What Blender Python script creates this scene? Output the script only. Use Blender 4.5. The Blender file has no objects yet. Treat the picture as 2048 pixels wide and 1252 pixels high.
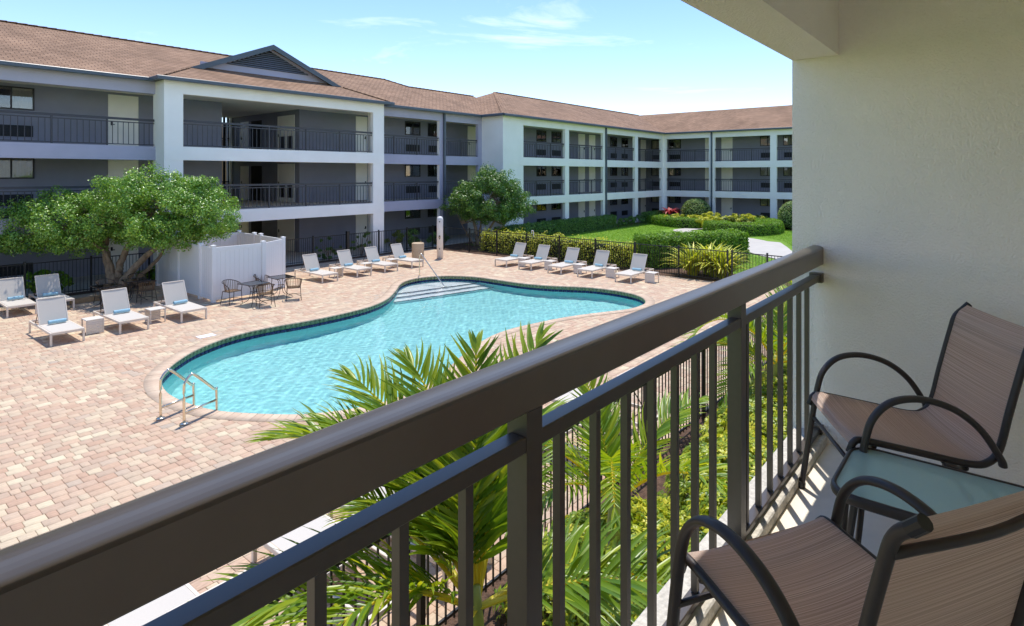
import bpy, math, random
import numpy as np
from mathutils import Vector, Matrix
from mathutils.geometry import tessellate_polygon

random.seed(7)
rng = np.random.default_rng(7)
R = math.radians
sc = bpy.context.scene
col = sc.collection

# ------------------------------------------------------------------ camera
EYE = 4.40
cam = bpy.data.cameras.new('camera')
camo = bpy.data.objects.new('camera', cam)
col.objects.link(camo)
cam.sensor_width = 36.0
cam.lens = 36.0 * 1195.6 / 2048
cam.shift_y = -(626 - 347.5) / 2048
cam.clip_start = 0.02
cam.clip_end = 2000
camo.location = (0, 0, EYE)
ALPHA = 39.426
camo.rotation_euler = (R(90), 0, R(ALPHA - 90))
sc.camera = camo

# ------------------------------------------------------------------ sky and sun
SUN_EL, SUN_AZ = 72.0, 34.0
world = bpy.data.worlds.new('World')
sc.world = world
world.use_nodes = True
wn, wl = world.node_tree.nodes, world.node_tree.links
wn.clear()
wo = wn.new('ShaderNodeOutputWorld')
bg = wn.new('ShaderNodeBackground')
bg.inputs['Strength'].default_value = 0.12
sky = wn.new('ShaderNodeTexSky')
sky.sky_type = 'NISHITA'
sky.sun_disc = False
sky.sun_elevation = R(SUN_EL)
sky.sun_rotation = R(90 - SUN_AZ)
sky.altitude = 1500
sky.air_density = 1.0
sky.dust_density = 0.0
sky.ozone_density = 1.6
# thin high cloud, the same over the whole sky
tc = wn.new('ShaderNodeTexCoord')
mp = wn.new('ShaderNodeMapping')
mp.inputs['Scale'].default_value = (1.6, 1.6, 9.0)
mp.inputs['Rotation'].default_value = (0.10, 0.0, 0.7)
mp.inputs['Location'].default_value = (0.35, 0.0, -0.42)
cn = wn.new('ShaderNodeTexNoise')
cn.inputs['Scale'].default_value = 1.7
cn.inputs['Detail'].default_value = 8
cn.inputs['Roughness'].default_value = 0.62
cn.inputs['Distortion'].default_value = 0.5
cr = wn.new('ShaderNodeValToRGB')
cr.color_ramp.elements[0].position = 0.57
cr.color_ramp.elements[0].color = (0, 0, 0, 1)
cr.color_ramp.elements[1].position = 0.82
cr.color_ramp.elements[1].color = (0.55, 0.55, 0.55, 1)
cm = wn.new('ShaderNodeMixRGB')
cm.inputs['Color2'].default_value = (6.2, 6.4, 6.6, 1)
wl.new(tc.outputs['Generated'], mp.inputs['Vector'])
wl.new(mp.outputs['Vector'], cn.inputs['Vector'])
wl.new(cn.outputs['Fac'], cr.inputs['Fac'])
wl.new(cr.outputs['Color'], cm.inputs['Fac'])
hs = wn.new('ShaderNodeHueSaturation')
hs.inputs['Saturation'].default_value = 1.16
wl.new(sky.outputs['Color'], hs.inputs['Color'])
tn = wn.new('ShaderNodeMixRGB')
tn.blend_type = 'MULTIPLY'
tn.inputs['Fac'].default_value = 1
tn.inputs['Color2'].default_value = (1.07, 0.925, 0.915, 1)
wl.new(hs.outputs['Color'], tn.inputs['Color1'])
wl.new(tn.outputs['Color'], cm.inputs['Color1'])
wl.new(cm.outputs['Color'], bg.inputs['Color'])
wl.new(bg.outputs['Background'], wo.inputs['Surface'])

sl = bpy.data.lights.new('sun', 'SUN')
sl.energy = 2.0
sl.angle = R(0.55)
sl.cycles.is_caustics_light = True
sl.color = (1.0, 0.955, 0.88)
slo = bpy.data.objects.new('sun', sl)
col.objects.link(slo)
sdir = Vector((math.cos(R(SUN_EL)) * math.cos(R(SUN_AZ)), math.cos(R(SUN_EL)) * math.sin(R(SUN_AZ)), math.sin(R(SUN_EL))))
slo.rotation_euler = sdir.to_track_quat('Z', 'Y').to_euler()
slo.location = sdir * 80

sc.view_settings.view_transform = 'Standard'
sc.view_settings.look = 'None'
sc.view_settings.gamma = 1
sc.view_settings.exposure = 1.27
sc.view_settings.use_curve_mapping = False
sc.render.engine = 'CYCLES'
sc.cycles.use_denoising = True
sc.cycles.max_bounces = 16
sc.cycles.diffuse_bounces = 12
sc.cycles.transparent_max_bounces = 24
sc.cycles.caustics_reflective = False
sc.cycles.caustics_refractive = True
sc.cycles.sample_clamp_indirect = 8

# ------------------------------------------------------------------ materials
M = {}


def nt(name):
    m = bpy.data.materials.new(name)
    m.use_nodes = True
    m.node_tree.nodes.clear()
    return m, m.node_tree.nodes, m.node_tree.links


def pm(name, c, rough=0.6, var=0.0, vscale=3.0, bump=0.0, bscale=40.0, bdist=0.01, metal=0.0, spec=0.5, stretch=None, c2=None, detail=4, coat=0.0):
    """Principled material with object-space noise in colour and relief."""
    m, n, l = nt(name)
    out = n.new('ShaderNodeOutputMaterial')
    b = n.new('ShaderNodeBsdfPrincipled')
    b.inputs['Roughness'].default_value = rough
    b.inputs['Metallic'].default_value = metal
    b.inputs['Specular IOR Level'].default_value = spec
    b.inputs['Base Color'].default_value = (*c, 1)
    if coat:
        b.inputs['Coat Weight'].default_value = coat
        b.inputs['Coat Roughness'].default_value = 0.28
        b.inputs['Coat IOR'].default_value = 1.7
    t = n.new('ShaderNodeTexCoord')
    src = t.outputs['Object']
    if stretch:
        mpn = n.new('ShaderNodeMapping')
        mpn.inputs['Scale'].default_value = stretch
        l.new(src, mpn.inputs['Vector'])
        src = mpn.outputs['Vector']
    if var > 0 or c2:
        nz = n.new('ShaderNodeTexNoise')
        nz.inputs['Scale'].default_value = vscale
        nz.inputs['Detail'].default_value = detail
        nz.inputs['Roughness'].default_value = 0.6
        l.new(src, nz.inputs['Vector'])
        rp = n.new('ShaderNodeValToRGB')
        lo = c2 if c2 else tuple(x * (1 - var) for x in c)
        hi = c if c2 else tuple(min(1, x * (1 + var)) for x in c)
        rp.color_ramp.elements[0].position = 0.32
        rp.color_ramp.elements[1].position = 0.68
        rp.color_ramp.elements[0].color = (*lo, 1)
        rp.color_ramp.elements[1].color = (*hi, 1)
        l.new(nz.outputs['Fac'], rp.inputs['Fac'])
        l.new(rp.outputs['Color'], b.inputs['Base Color'])
    if bump > 0:
        nb = n.new('ShaderNodeTexNoise')
        nb.inputs['Scale'].default_value = bscale
        nb.inputs['Detail'].default_value = 3
        l.new(src, nb.inputs['Vector'])
        bp = n.new('ShaderNodeBump')
        bp.inputs['Strength'].default_value = bump
        bp.inputs['Distance'].default_value = bdist
        l.new(nb.outputs['Fac'], bp.inputs['Height'])
        l.new(bp.outputs['Normal'], b.inputs['Normal'])
    l.new(b.outputs['BSDF'], out.inputs['Surface'])
    M[name] = m
    return m


def tone_mat(name, stops, rough=0.7, grain=0.0, gscale=30, bump=0.0, bdist=0.004, translucent=0.0, tcol=None, spec=0.4, gstretch=(1, 1, 1)):
    """Colour picked per piece from the mesh attribute 'tone' (0..1)."""
    m, n, l = nt(name)
    out = n.new('ShaderNodeOutputMaterial')
    b = n.new('ShaderNodeBsdfPrincipled')
    b.inputs['Roughness'].default_value = rough
    b.inputs['Specular IOR Level'].default_value = spec
    at = n.new('ShaderNodeAttribute')
    at.attribute_name = 'tone'
    rp = n.new('ShaderNodeValToRGB')
    els = rp.color_ramp.elements
    while len(els) < len(stops):
        els.new(0.5)
    for e, (p, c) in zip(els, stops):
        e.position = p
        e.color = (*c, 1)
    l.new(at.outputs['Fac'], rp.inputs['Fac'])
    colour = rp.outputs['Color']
    if grain > 0 or bump > 0:
        t = n.new('ShaderNodeTexCoord')
        mpn = n.new('ShaderNodeMapping')
        mpn.inputs['Scale'].default_value = gstretch
        l.new(t.outputs['Object'], mpn.inputs['Vector'])
        nz = n.new('ShaderNodeTexNoise')
        nz.inputs['Scale'].default_value = gscale
        nz.inputs['Detail'].default_value = 5
        nz.inputs['Roughness'].default_value = 0.65
        l.new(mpn.outputs['Vector'], nz.inputs['Vector'])
        if grain > 0:
            mr = n.new('ShaderNodeMapRange')
            mr.inputs['From Min'].default_value = 0.3
            mr.inputs['From Max'].default_value = 0.7
            mr.inputs['To Min'].default_value = 1 - grain
            mr.inputs['To Max'].default_value = 1 + grain
            l.new(nz.outputs['Fac'], mr.inputs['Value'])
            mx = n.new('ShaderNodeVectorMath')
            mx.operation = 'SCALE'
            l.new(colour, mx.inputs[0])
            l.new(mr.outputs['Result'], mx.inputs['Scale'])
            colour = mx.outputs['Vector']
        if bump > 0:
            bp = n.new('ShaderNodeBump')
            bp.inputs['Strength'].default_value = bump
            bp.inputs['Distance'].default_value = bdist
            l.new(nz.outputs['Fac'], bp.inputs['Height'])
            l.new(bp.outputs['Normal'], b.inputs['Normal'])
    l.new(colour, b.inputs['Base Color'])
    if translucent > 0:
        tr = n.new('ShaderNodeBsdfTranslucent')
        if tcol:
            mc = n.new('ShaderNodeMixRGB')
            mc.blend_type = 'MULTIPLY'
            mc.inputs['Fac'].default_value = 1
            mc.inputs['Color2'].default_value = (*tcol, 1)
            l.new(colour, mc.inputs['Color1'])
            l.new(mc.outputs['Color'], tr.inputs['Color'])
        else:
            l.new(colour, tr.inputs['Color'])
        mxs = n.new('ShaderNodeMixShader')
        mxs.inputs['Fac'].default_value = translucent
        l.new(b.outputs['BSDF'], mxs.inputs[1])
        l.new(tr.outputs['BSDF'], mxs.inputs[2])
        l.new(mxs.outputs['Shader'], out.inputs['Surface'])
    else:
        l.new(b.outputs['BSDF'], out.inputs['Surface'])
    M[name] = m
    return m


def shingle_mat(name, swap):
    m, n, l = nt(name)
    out = n.new('ShaderNodeOutputMaterial')
    b = n.new('ShaderNodeBsdfPrincipled')
    b.inputs['Roughness'].default_value = 0.9
    b.inputs['Specular IOR Level'].default_value = 0.2
    t = n.new('ShaderNodeTexCoord')
    mpn = n.new('ShaderNodeMapping')
    if swap:
        mpn.inputs['Rotation'].default_value = (0, 0, R(90))
    l.new(t.outputs['Object'], mpn.inputs['Vector'])
    br = n.new('ShaderNodeTexBrick')
    br.offset = 0.5
    br.offset_frequency = 2
    br.inputs['Scale'].default_value = 1.0
    br.inputs['Brick Width'].default_value = 0.32
    br.inputs['Row Height'].default_value = 0.17
    br.inputs['Mortar Size'].default_value = 0.014
    br.inputs['Mortar Smooth'].default_value = 0.3
    br.inputs['Bias'].default_value = -0.1
    br.inputs['Color1'].default_value = (0.36, 0.225, 0.145, 1)
    br.inputs['Color2'].default_value = (0.265, 0.16, 0.10, 1)
    br.inputs['Mortar'].default_value = (0.085, 0.05, 0.034, 1)
    l.new(mpn.outputs['Vector'], br.inputs['Vector'])
    nz = n.new('ShaderNodeTexNoise')
    nz.inputs['Scale'].default_value = 0.6
    nz.inputs['Detail'].default_value = 6
    l.new(t.outputs['Object'], nz.inputs['Vector'])
    mr = n.new('ShaderNodeMapRange')
    mr.inputs['From Min'].default_value = 0.3
    mr.inputs['From Max'].default_value = 0.7
    mr.inputs['To Min'].default_value = 0.82
    mr.inputs['To Max'].default_value = 1.15
    l.new(nz.outputs['Fac'], mr.inputs['Value'])
    sv = n.new('ShaderNodeVectorMath')
    sv.operation = 'SCALE'
    l.new(br.outputs['Color'], sv.inputs[0])
    l.new(mr.outputs['Result'], sv.inputs['Scale'])
    l.new(sv.outputs['Vector'], b.inputs['Base Color'])
    bp = n.new('ShaderNodeBump')
    bp.inputs['Strength'].default_value = 0.7
    bp.inputs['Distance'].default_value = 0.02
    inv = n.new('ShaderNodeMath')
    inv.operation = 'SUBTRACT'
    inv.inputs[0].default_value = 1.0
    l.new(br.outputs['Fac'], inv.inputs[1])
    l.new(inv.outputs['Value'], bp.inputs['Height'])
    l.new(bp.outputs['Normal'], b.inputs['Normal'])
    l.new(b.outputs['BSDF'], out.inputs['Surface'])
    M[name] = m


def stripe_mat(name, c1, c2, c3, scale, rough=0.75, translucent=0.0):
    """Woven sling: fine irregular threads across the local x axis."""
    m, n, l = nt(name)
    out = n.new('ShaderNodeOutputMaterial')
    b = n.new('ShaderNodeBsdfPrincipled')
    b.inputs['Roughness'].default_value = rough
    t = n.new('ShaderNodeTexCoord')
    mpn = n.new('ShaderNodeMapping')
    mpn.inputs['Scale'].default_value = scale
    l.new(t.outputs['UV'], mpn.inputs['Vector'])
    nz = n.new('ShaderNodeTexNoise')
    nz.inputs['Scale'].default_value = 1.0
    nz.inputs['Detail'].default_value = 3
    nz.inputs['Roughness'].default_value = 0.7
    l.new(mpn.outputs['Vector'], nz.inputs['Vector'])
    rp = n.new('ShaderNodeValToRGB')
    rp.color_ramp.elements.new(0.5)
    for e, p, c in zip(rp.color_ramp.elements, (0.36, 0.5, 0.64), (c1, c2, c3)):
        e.position = p
        e.color = (*c, 1)
    l.new(nz.outputs['Fac'], rp.inputs['Fac'])
    l.new(rp.outputs['Color'], b.inputs['Base Color'])
    wv = n.new('ShaderNodeTexNoise')
    wv.inputs['Scale'].default_value = 700
    l.new(t.outputs['Object'], wv.inputs['Vector'])
    bp = n.new('ShaderNodeBump')
    bp.inputs['Strength'].default_value = 0.5
    bp.inputs['Distance'].default_value = 0.001
    l.new(wv.outputs['Fac'], bp.inputs['Height'])
    l.new(bp.outputs['Normal'], b.inputs['Normal'])
    if translucent:
        tr = n.new('ShaderNodeBsdfTranslucent')
        mc = n.new('ShaderNodeMixRGB')
        mc.blend_type = 'MULTIPLY'
        mc.inputs['Fac'].default_value = 1
        mc.inputs['Color2'].default_value = (1.0, 0.72, 0.42, 1)
        l.new(rp.outputs['Color'], mc.inputs['Color1'])
        l.new(mc.outputs['Color'], tr.inputs['Color'])
        mxs = n.new('ShaderNodeMixShader')
        mxs.inputs['Fac'].default_value = translucent
        l.new(b.outputs['BSDF'], mxs.inputs[1])
        l.new(tr.outputs['BSDF'], mxs.inputs[2])
        l.new(mxs.outputs['Shader'], out.inputs['Surface'])
    else:
        l.new(b.outputs['BSDF'], out.inputs['Surface'])
    M[name] = m


def glass_mat(name, tint, rough, fac=0.75, gloss=(1, 1, 1)):
    """Thin pane: mostly see-through with a Fresnel reflection."""
    m, n, l = nt(name)
    out = n.new('ShaderNodeOutputMaterial')
    tr = n.new('ShaderNodeBsdfTransparent')
    tr.inputs['Color'].default_value = (*tint, 1)
    gl = n.new('ShaderNodeBsdfGlossy')
    gl.inputs['Roughness'].default_value = rough
    gl.inputs['Color'].default_value = (*gloss, 1)
    fr = n.new('ShaderNodeFresnel')
    fr.inputs['IOR'].default_value = 1.9
    mx = n.new('ShaderNodeMixShader')
    l.new(fr.outputs['Fac'], mx.inputs['Fac'])
    l.new(tr.outputs['BSDF'], mx.inputs[1])
    l.new(gl.outputs['BSDF'], mx.inputs[2])
    l.new(mx.outputs['Shader'], out.inputs['Surface'])
    M[name] = m


pm('stucco_white', (0.94, 0.92, 0.885), 0.85, var=0.035, vscale=0.9, bump=0.25, bscale=60, bdist=0.004)
pm('stucco_balcony', (0.95, 0.895, 0.82), 0.9, var=0.035, vscale=1.5, bump=0.9, bscale=105, bdist=0.009)
pm('balcony_floor', (0.80, 0.72, 0.60), 0.8, var=0.07, vscale=5, bump=0.15, bscale=160, bdist=0.002)
pm('curb_rough', (0.56, 0.52, 0.45), 0.9, var=0.22, vscale=45, bump=0.7, bscale=110, bdist=0.004)
pm('grey_fascia', (0.45, 0.44, 0.55), 0.8, var=0.05, vscale=1, bump=0.2, bscale=60, bdist=0.004)
pm('grey_wall', (0.26, 0.265, 0.325), 0.85, var=0.06, vscale=1, bump=0.35, bscale=40, bdist=0.006)
pm('tan_wall', (0.75, 0.46, 0.26), 0.85, var=0.12, vscale=2)
pm('ceiling_paint', (0.88, 0.83, 0.72), 0.9)
pm('concrete', (0.58, 0.54, 0.48), 0.85, var=0.1, vscale=2, bump=0.2, bscale=40)
pm('path_concrete', (0.50, 0.465, 0.42), 0.85, var=0.06, vscale=1.2, bump=0.2, bscale=50)
pm('door_paint', (0.92, 0.88, 0.80), 0.5, var=0.03, vscale=1.5)
pm('dark_trim', (0.040, 0.052, 0.068), 0.45, var=0.1, vscale=2)
pm('gutter_paint', (0.075, 0.098, 0.125), 0.4, var=0.12, vscale=1.5)
pm('louvre_paint', (0.17, 0.19, 0.24), 0.5)
pm('bronze_frame', (0.018, 0.016, 0.015), 0.4)
pm('rail_paint_far', (0.050, 0.048, 0.056), 0.45)
pm('rail_paint', (0.062, 0.045, 0.033), 0.40, var=0.06, vscale=50, bump=0.08, bscale=600, bdist=0.0005, spec=0.8)
pm('handrail_paint', (0.185, 0.145, 0.115), 0.30, var=0.05, vscale=9, bump=0.05, bscale=500, bdist=0.0004, spec=1.0, metal=0.6)
pm('black_iron', (0.014, 0.014, 0.013), 0.45)
pm('shade_black', (0.012, 0.012, 0.013), 0.9)  # near-black for flat sheets that stand in for shade in hollows
pm('grille', (0.012, 0.013, 0.016), 0.6)
pm('curtain', (0.78, 0.70, 0.54), 0.9, var=0.08, vscale=6)
pm('vinyl_white', (0.85, 0.84, 0.84), 0.35, var=0.015, vscale=2)
pm('lounger_frame', (0.739, 0.650, 0.549), 0.45, var=0.03, vscale=5)
pm('lounger_sling', (0.560, 0.510, 0.448), 0.8, var=0.06, vscale=60, stretch=(1, 6, 6))
pm('side_table_paint', (0.694, 0.627, 0.549), 0.5, var=0.03, vscale=6)
pm('towel_blue', (0.30, 0.50, 0.60), 0.95, var=0.10, vscale=30, bump=0.6, bscale=220, bdist=0.004)
pm('steel', (0.78, 0.68, 0.54), 0.22, metal=1.0, var=0.04, vscale=8)  # warm tint stands in for the deck's reflection
pm('brown_metal', (0.035, 0.024, 0.018), 0.45)
pm('wicker', (0.19, 0.115, 0.06), 0.7, var=0.25, vscale=40)
pm('chair_metal', (0.040, 0.030, 0.026), 0.42, var=0.08, vscale=40, bump=0.08, bscale=400, bdist=0.0005)
pm('fountain_aggregate', (0.560, 0.426, 0.280), 0.8, var=0.25, vscale=60, bump=0.3, bscale=120)
pm('post_white', (0.800, 0.762, 0.728), 0.6, var=0.05, vscale=4)
pm('bark', (0.258, 0.185, 0.123), 0.9, var=0.35, vscale=9, bump=0.8, bscale=25, bdist=0.03, stretch=(1, 1, 0.35))
pm('palm_trunk', (0.336, 0.280, 0.179), 0.85, var=0.25, vscale=8, bump=0.6, bscale=20, bdist=0.02, stretch=(0.4, 0.4, 5))
pm('crownshaft', (0.314, 0.336, 0.067), 0.45, var=0.2, vscale=5, stretch=(3, 3, 0.6))
pm('rachis', (0.336, 0.370, 0.067), 0.5, var=0.2, vscale=8)
pm('mulch', (0.118, 0.065, 0.040), 0.95, var=0.45, vscale=14, bump=0.9, bscale=40, bdist=0.05)
pm('lawn', (0.235, 0.403, 0.034), 0.95, vscale=2.2, c2=(0.146, 0.291, 0.022), bump=0.9, bscale=60, bdist=0.06, detail=8)
pm('joint_sand', (0.246, 0.174, 0.112), 0.95, var=0.2, vscale=20)
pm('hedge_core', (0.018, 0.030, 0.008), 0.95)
pm('timber', (0.336, 0.224, 0.123), 0.85, var=0.2, vscale=8)
pm('pool_white', (0.96, 0.96, 0.95), 0.7, var=0.02, vscale=3.0)
pm('plaster', (0.40, 0.85, 0.84), 0.7, var=0.04, vscale=3.0, bump=0.2, bscale=12, bdist=0.01)
pm('cap_white', (0.85, 0.85, 0.85), 0.4)
pm('soil', (0.10, 0.075, 0.05), 0.95, var=0.3, vscale=5)
shingle_mat('shingle', False)
shingle_mat('shingle_side', True)
stripe_mat('sling_taupe', (0.44, 0.295, 0.235), (0.69, 0.52, 0.43), (0.88, 0.75, 0.65), (0.22, 430, 1), translucent=0.42)
glass_mat('window_glass', (0.86, 0.88, 0.86), 0.02)
tone_mat('paver', [(0.0, (0.43, 0.35, 0.275)), (0.15, (0.57, 0.41, 0.285)), (0.3, (0.48, 0.31, 0.215)), (0.45, (0.59, 0.46, 0.32)), (0.6, (0.53, 0.36, 0.255)), (0.75, (0.47, 0.34, 0.245)), (0.9, (0.61, 0.495, 0.34)), (1.0, (0.65, 0.55, 0.385))], 0.85, grain=0.16, gscale=9, bump=0.5, bdist=0.006, gstretch=(1, 3.2, 1))
tone_mat('coping', [(0.0, (0.515, 0.374, 0.271)), (0.5, (0.582, 0.429, 0.307)), (1.0, (0.638, 0.489, 0.354))], 0.8, grain=0.08, gscale=14, bump=0.4)
tone_mat('tile_green', [(0.0, (0.115, 0.175, 0.095)), (0.5, (0.175, 0.235, 0.125)), (1.0, (0.245, 0.250, 0.125))], 0.18, grain=0.2, gscale=20)
tone_mat('tile_navy', [(0.0, (0.005, 0.014, 0.065)), (1.0, (0.012, 0.030, 0.12))], 0.15)
LT = (1.35, 1.25, 0.45)
tone_mat('leaf_tree', [(0.0, (0.088, 0.206, 0.030)), (0.55, (0.221, 0.413, 0.059)), (0.9, (0.396, 0.589, 0.098)), (1.0, (0.704, 0.795, 0.221))], 0.34, spec=0.6, translucent=0.24, tcol=LT)
tone_mat('leaf_dark', [(0.0, (0.053, 0.132, 0.023)), (0.6, (0.128, 0.269, 0.042)), (1.0, (0.314, 0.480, 0.080))], 0.34, spec=0.6, translucent=0.22, tcol=LT)
tone_mat('leaf_hedge', [(0.0, (0.071, 0.176, 0.016)), (0.6, (0.189, 0.365, 0.032)), (1.0, (0.380, 0.575, 0.057))], 0.5, translucent=0.32, tcol=LT)
tone_mat('leaf_olive', [(0.0, (0.076, 0.118, 0.020)), (0.6, (0.177, 0.252, 0.037)), (1.0, (0.353, 0.379, 0.067))], 0.5, translucent=0.32, tcol=LT)
tone_mat('leaf_yellow', [(0.0, (0.190, 0.273, 0.023)), (0.45, (0.511, 0.564, 0.048)), (0.8, (0.833, 0.765, 0.096)), (1.0, (0.850, 0.850, 0.224))], 0.45, translucent=0.35, tcol=(1.1, 1.05, 0.5))
tone_mat('leaf_shef', [(0.0, (0.082, 0.178, 0.016)), (0.35, (0.245, 0.347, 0.024)), (0.7, (0.545, 0.576, 0.039)), (1.0, (0.835, 0.745, 0.082))], 0.38, translucent=0.38, tcol=(1.15, 1.05, 0.45))
tone_mat('leaf_pale', [(0.0, (0.084, 0.179, 0.043)), (0.5, (0.231, 0.357, 0.105)), (1.0, (0.714, 0.756, 0.420))], 0.5, translucent=0.3, tcol=LT)
tone_mat('leaf_red', [(0.0, (0.224, 0.013, 0.022)), (0.6, (0.538, 0.050, 0.067)), (1.0, (0.694, 0.179, 0.112))], 0.45, translucent=0.35)
tone_mat('leaf_palm', [(0.0, (0.088, 0.194, 0.018)), (0.5, (0.235, 0.364, 0.025)), (0.85, (0.510, 0.561, 0.043)), (1.0, (0.850, 0.745, 0.089))], 0.34, translucent=0.45, tcol=(1.4, 1.2, 0.4), spec=0.5)
tone_mat('grass_blade', [(0.0, (0.113, 0.264, 0.021)), (0.6, (0.227, 0.423, 0.036)), (1.0, (0.393, 0.544, 0.076))], 0.6, translucent=0.4, tcol=LT)

# ------------------------------------------------------------------ mesh helpers
class MB:
    """Collects boxes, prisms, tubes and sheets; build() links them as one mesh object."""

    def __init__(s):
        s.v, s.f, s.uv = [], [], {}

    def add(s, vs, fs):
        k = len(s.v)
        s.v += [tuple(p) for p in vs]
        s.f += [tuple(i + k for i in f) for f in fs]
        return s

    def box(s, x0, x1, y0, y1, z0, z1, bev=0.0):
        if bev <= 0:
            vs = [(x0, y0, z0), (x1, y0, z0), (x1, y1, z0), (x0, y1, z0), (x0, y0, z1), (x1, y0, z1), (x1, y1, z1), (x0, y1, z1)]
            return s.add(vs, [(0, 3, 2, 1), (4, 5, 6, 7), (0, 1, 5, 4), (1, 2, 6, 5), (2, 3, 7, 6), (3, 0, 4, 7)])
        b = bev
        ring = lambda e, z: [(x0 + e, y0 + e, z), (x1 - e, y0 + e, z), (x1 - e, y1 - e, z), (x0 + e, y1 - e, z)]
        vs = ring(b, z0) + ring(0, z0 + b) + ring(0, z1 - b) + ring(b, z1)
        fs = [(3, 2, 1, 0), (12, 13, 14, 15)]
        for k in range(3):
            for i in range(4):
                a, c = k * 4 + i, k * 4 + (i + 1) % 4
                fs.append((a, c, c + 4, a + 4))
        return s.add(vs, fs)

    def prism(s, poly, z0, z1, M4=None):
        """Extrude a 2-D polygon (counter-clockwise) from z0 to z1; M4 maps it elsewhere."""
        n = len(poly)
        vs = [Vector((p[0], p[1], z0)) for p in poly] + [Vector((p[0], p[1], z1)) for p in poly]
        if M4:
            vs = [M4 @ v for v in vs]
        tri = tessellate_polygon([[Vector((p[0], p[1], 0)) for p in poly]])
        fs = []
        for t in tri:
            a, b, c = t
            ar = (poly[b][0] - poly[a][0]) * (poly[c][1] - poly[a][1]) - (poly[b][1] - poly[a][1]) * (poly[c][0] - poly[a][0])
            if ar < 0:
                b, c = c, b
            fs.append((c, b, a))
            fs.append((a + n, b + n, c + n))
        for i in range(n):
            j = (i + 1) % n
            fs.append((i, j, j + n, i + n))
        return s.add(vs, fs)

    def slab(s, pts, t):
        """Planar 3-D polygon given thickness t downwards."""
        n = len(pts)
        vs = [tuple(p) for p in pts] + [(p[0], p[1], p[2] - t) for p in pts]
        fs = [tuple(range(n)), tuple(range(2 * n - 1, n - 1, -1))]
        for i in range(n):
            j = (i + 1) % n
            fs.append((j, i, i + n, j + n))
        return s.add(vs, fs)

    def tube(s, pts, r, n=8, ry=None, up=(0, 0, 1), cap=True, taper=None):
        """Tube along a polyline; an oval section when ry is given (r across, ry along 'up')."""
        pts = [Vector(p) for p in pts]
        up = Vector(up)
        k = len(s.v)
        m = len(pts)
        for i, p in enumerate(pts):
            d = (pts[min(i + 1, m - 1)] - pts[max(i - 1, 0)]).normalized()
            a = d.cross(up)
            if a.length < 1e-3:
                a = d.cross(Vector((1, 0, 0)))
            a.normalize()
            b = a.cross(d).normalized()
            q = 1.0 if taper is None else taper[i]
            for j in range(n):
                t = 2 * math.pi * j / n
                s.v.append(tuple(p + a * (math.cos(t) * r * q) + b * (math.sin(t) * (ry or r) * q)))
        for i in range(m - 1):
            for j in range(n):
                a0, a1 = k + i * n + j, k + i * n + (j + 1) % n
                s.f.append((a0, a1, a1 + n, a0 + n))
        if cap:
            s.f.append(tuple(k + j for j in range(n))[::-1])
            s.f.append(tuple(k + (m - 1) * n + j for j in range(n)))
        return s

    def lathe(s, prof, c=(0, 0, 0), n=20):
        k = len(s.v)
        m = len(prof)
        for r, z in prof:
            for j in range(n):
                t = 2 * math.pi * j / n
                s.v.append((c[0] + r * math.cos(t), c[1] + r * math.sin(t), c[2] + z))
        for i in range(m - 1):
            for j in range(n):
                a0, a1 = k + i * n + j, k + i * n + (j + 1) % n
                s.f.append((a0, a1, a1 + n, a0 + n))
        s.f.append(tuple(k + j for j in range(n))[::-1])
        s.f.append(tuple(k + (m - 1) * n + j for j in range(n)))
        return s

    def strip(s, rows):
        """Sheet through rows of points; u along a row, v along the rows (in metres)."""
        k = len(s.v)
        w = len(rows[0])
        vv = 0.0
        for i, r in enumerate(rows):
            if i:
                vv += (Vector(r[w // 2]) - Vector(rows[i - 1][w // 2])).length
            for j, p in enumerate(r):
                s.uv[len(s.v)] = (j / max(1, w - 1), vv)
                s.v.append(tuple(p))
        for i in range(len(rows) - 1):
            for j in range(w - 1):
                a = k + i * w + j
                s.f.append((a, a + 1, a + w + 1, a + w))
        return s

    def mesh(s, name):
        me = bpy.data.meshes.new(name)
        me.from_pydata(s.v, [], s.f)
        if s.uv:
            lay = me.uv_layers.new(name='UVMap')
            for lp in me.loops:
                lay.data[lp.index].uv = s.uv.get(lp.vertex_index, (0, 0))
        me.update()
        return me

    def build(s, name, mat, parent=None, smooth=False, **kw):
        me = s.mesh(name)
        if smooth:
            me.shade_smooth()
        return link(name, me, mat, parent, **kw)


def link(name, me, mat, parent=None, loc=None, rotz=0.0, tone=None):
    o = bpy.data.objects.new(name, me)
    if mat and not me.materials:
        me.materials.append(M[mat] if isinstance(mat, str) else mat)
    if tone is not None and 'tone' not in me.attributes:
        at = me.attributes.new('tone', 'FLOAT', 'FACE')
        at.data.foreach_set('value', np.full(len(me.polygons), tone, dtype=np.float32))
    col.objects.link(o)
    if loc is not None:
        o.location = loc
    if rotz:
        o.rotation_euler = (0, 0, rotz)
    if parent is not None:
        o.parent = parent
        if 'at' in PIV and parent.name in PIV['at']:
            o.matrix_parent_inverse = Matrix.Translation(-Vector(PIV['at'][parent.name]))
    return o


PIV = {'at': {}}


def thing(name, label, cat, base=None, group=None):
    """Empty at a thing's base. base given: parts are written in world metres; else locally."""
    o = bpy.data.objects.new(name, None)
    o.empty_display_size = 0.2
    col.objects.link(o)
    o['label'] = label
    o['category'] = cat
    if group:
        o['group'] = group
    if base is not None:
        o.location = base
        PIV['at'][o.name] = tuple(base)
    return o


def tag(o, label, cat, group=None):
    o['label'] = label
    o['category'] = cat
    if group:
        o['group'] = group
    return o


def struct(o, kind='structure', label=None):
    o['kind'] = kind
    if label:
        o['label'] = label
    return o


KIDS = {}


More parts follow.
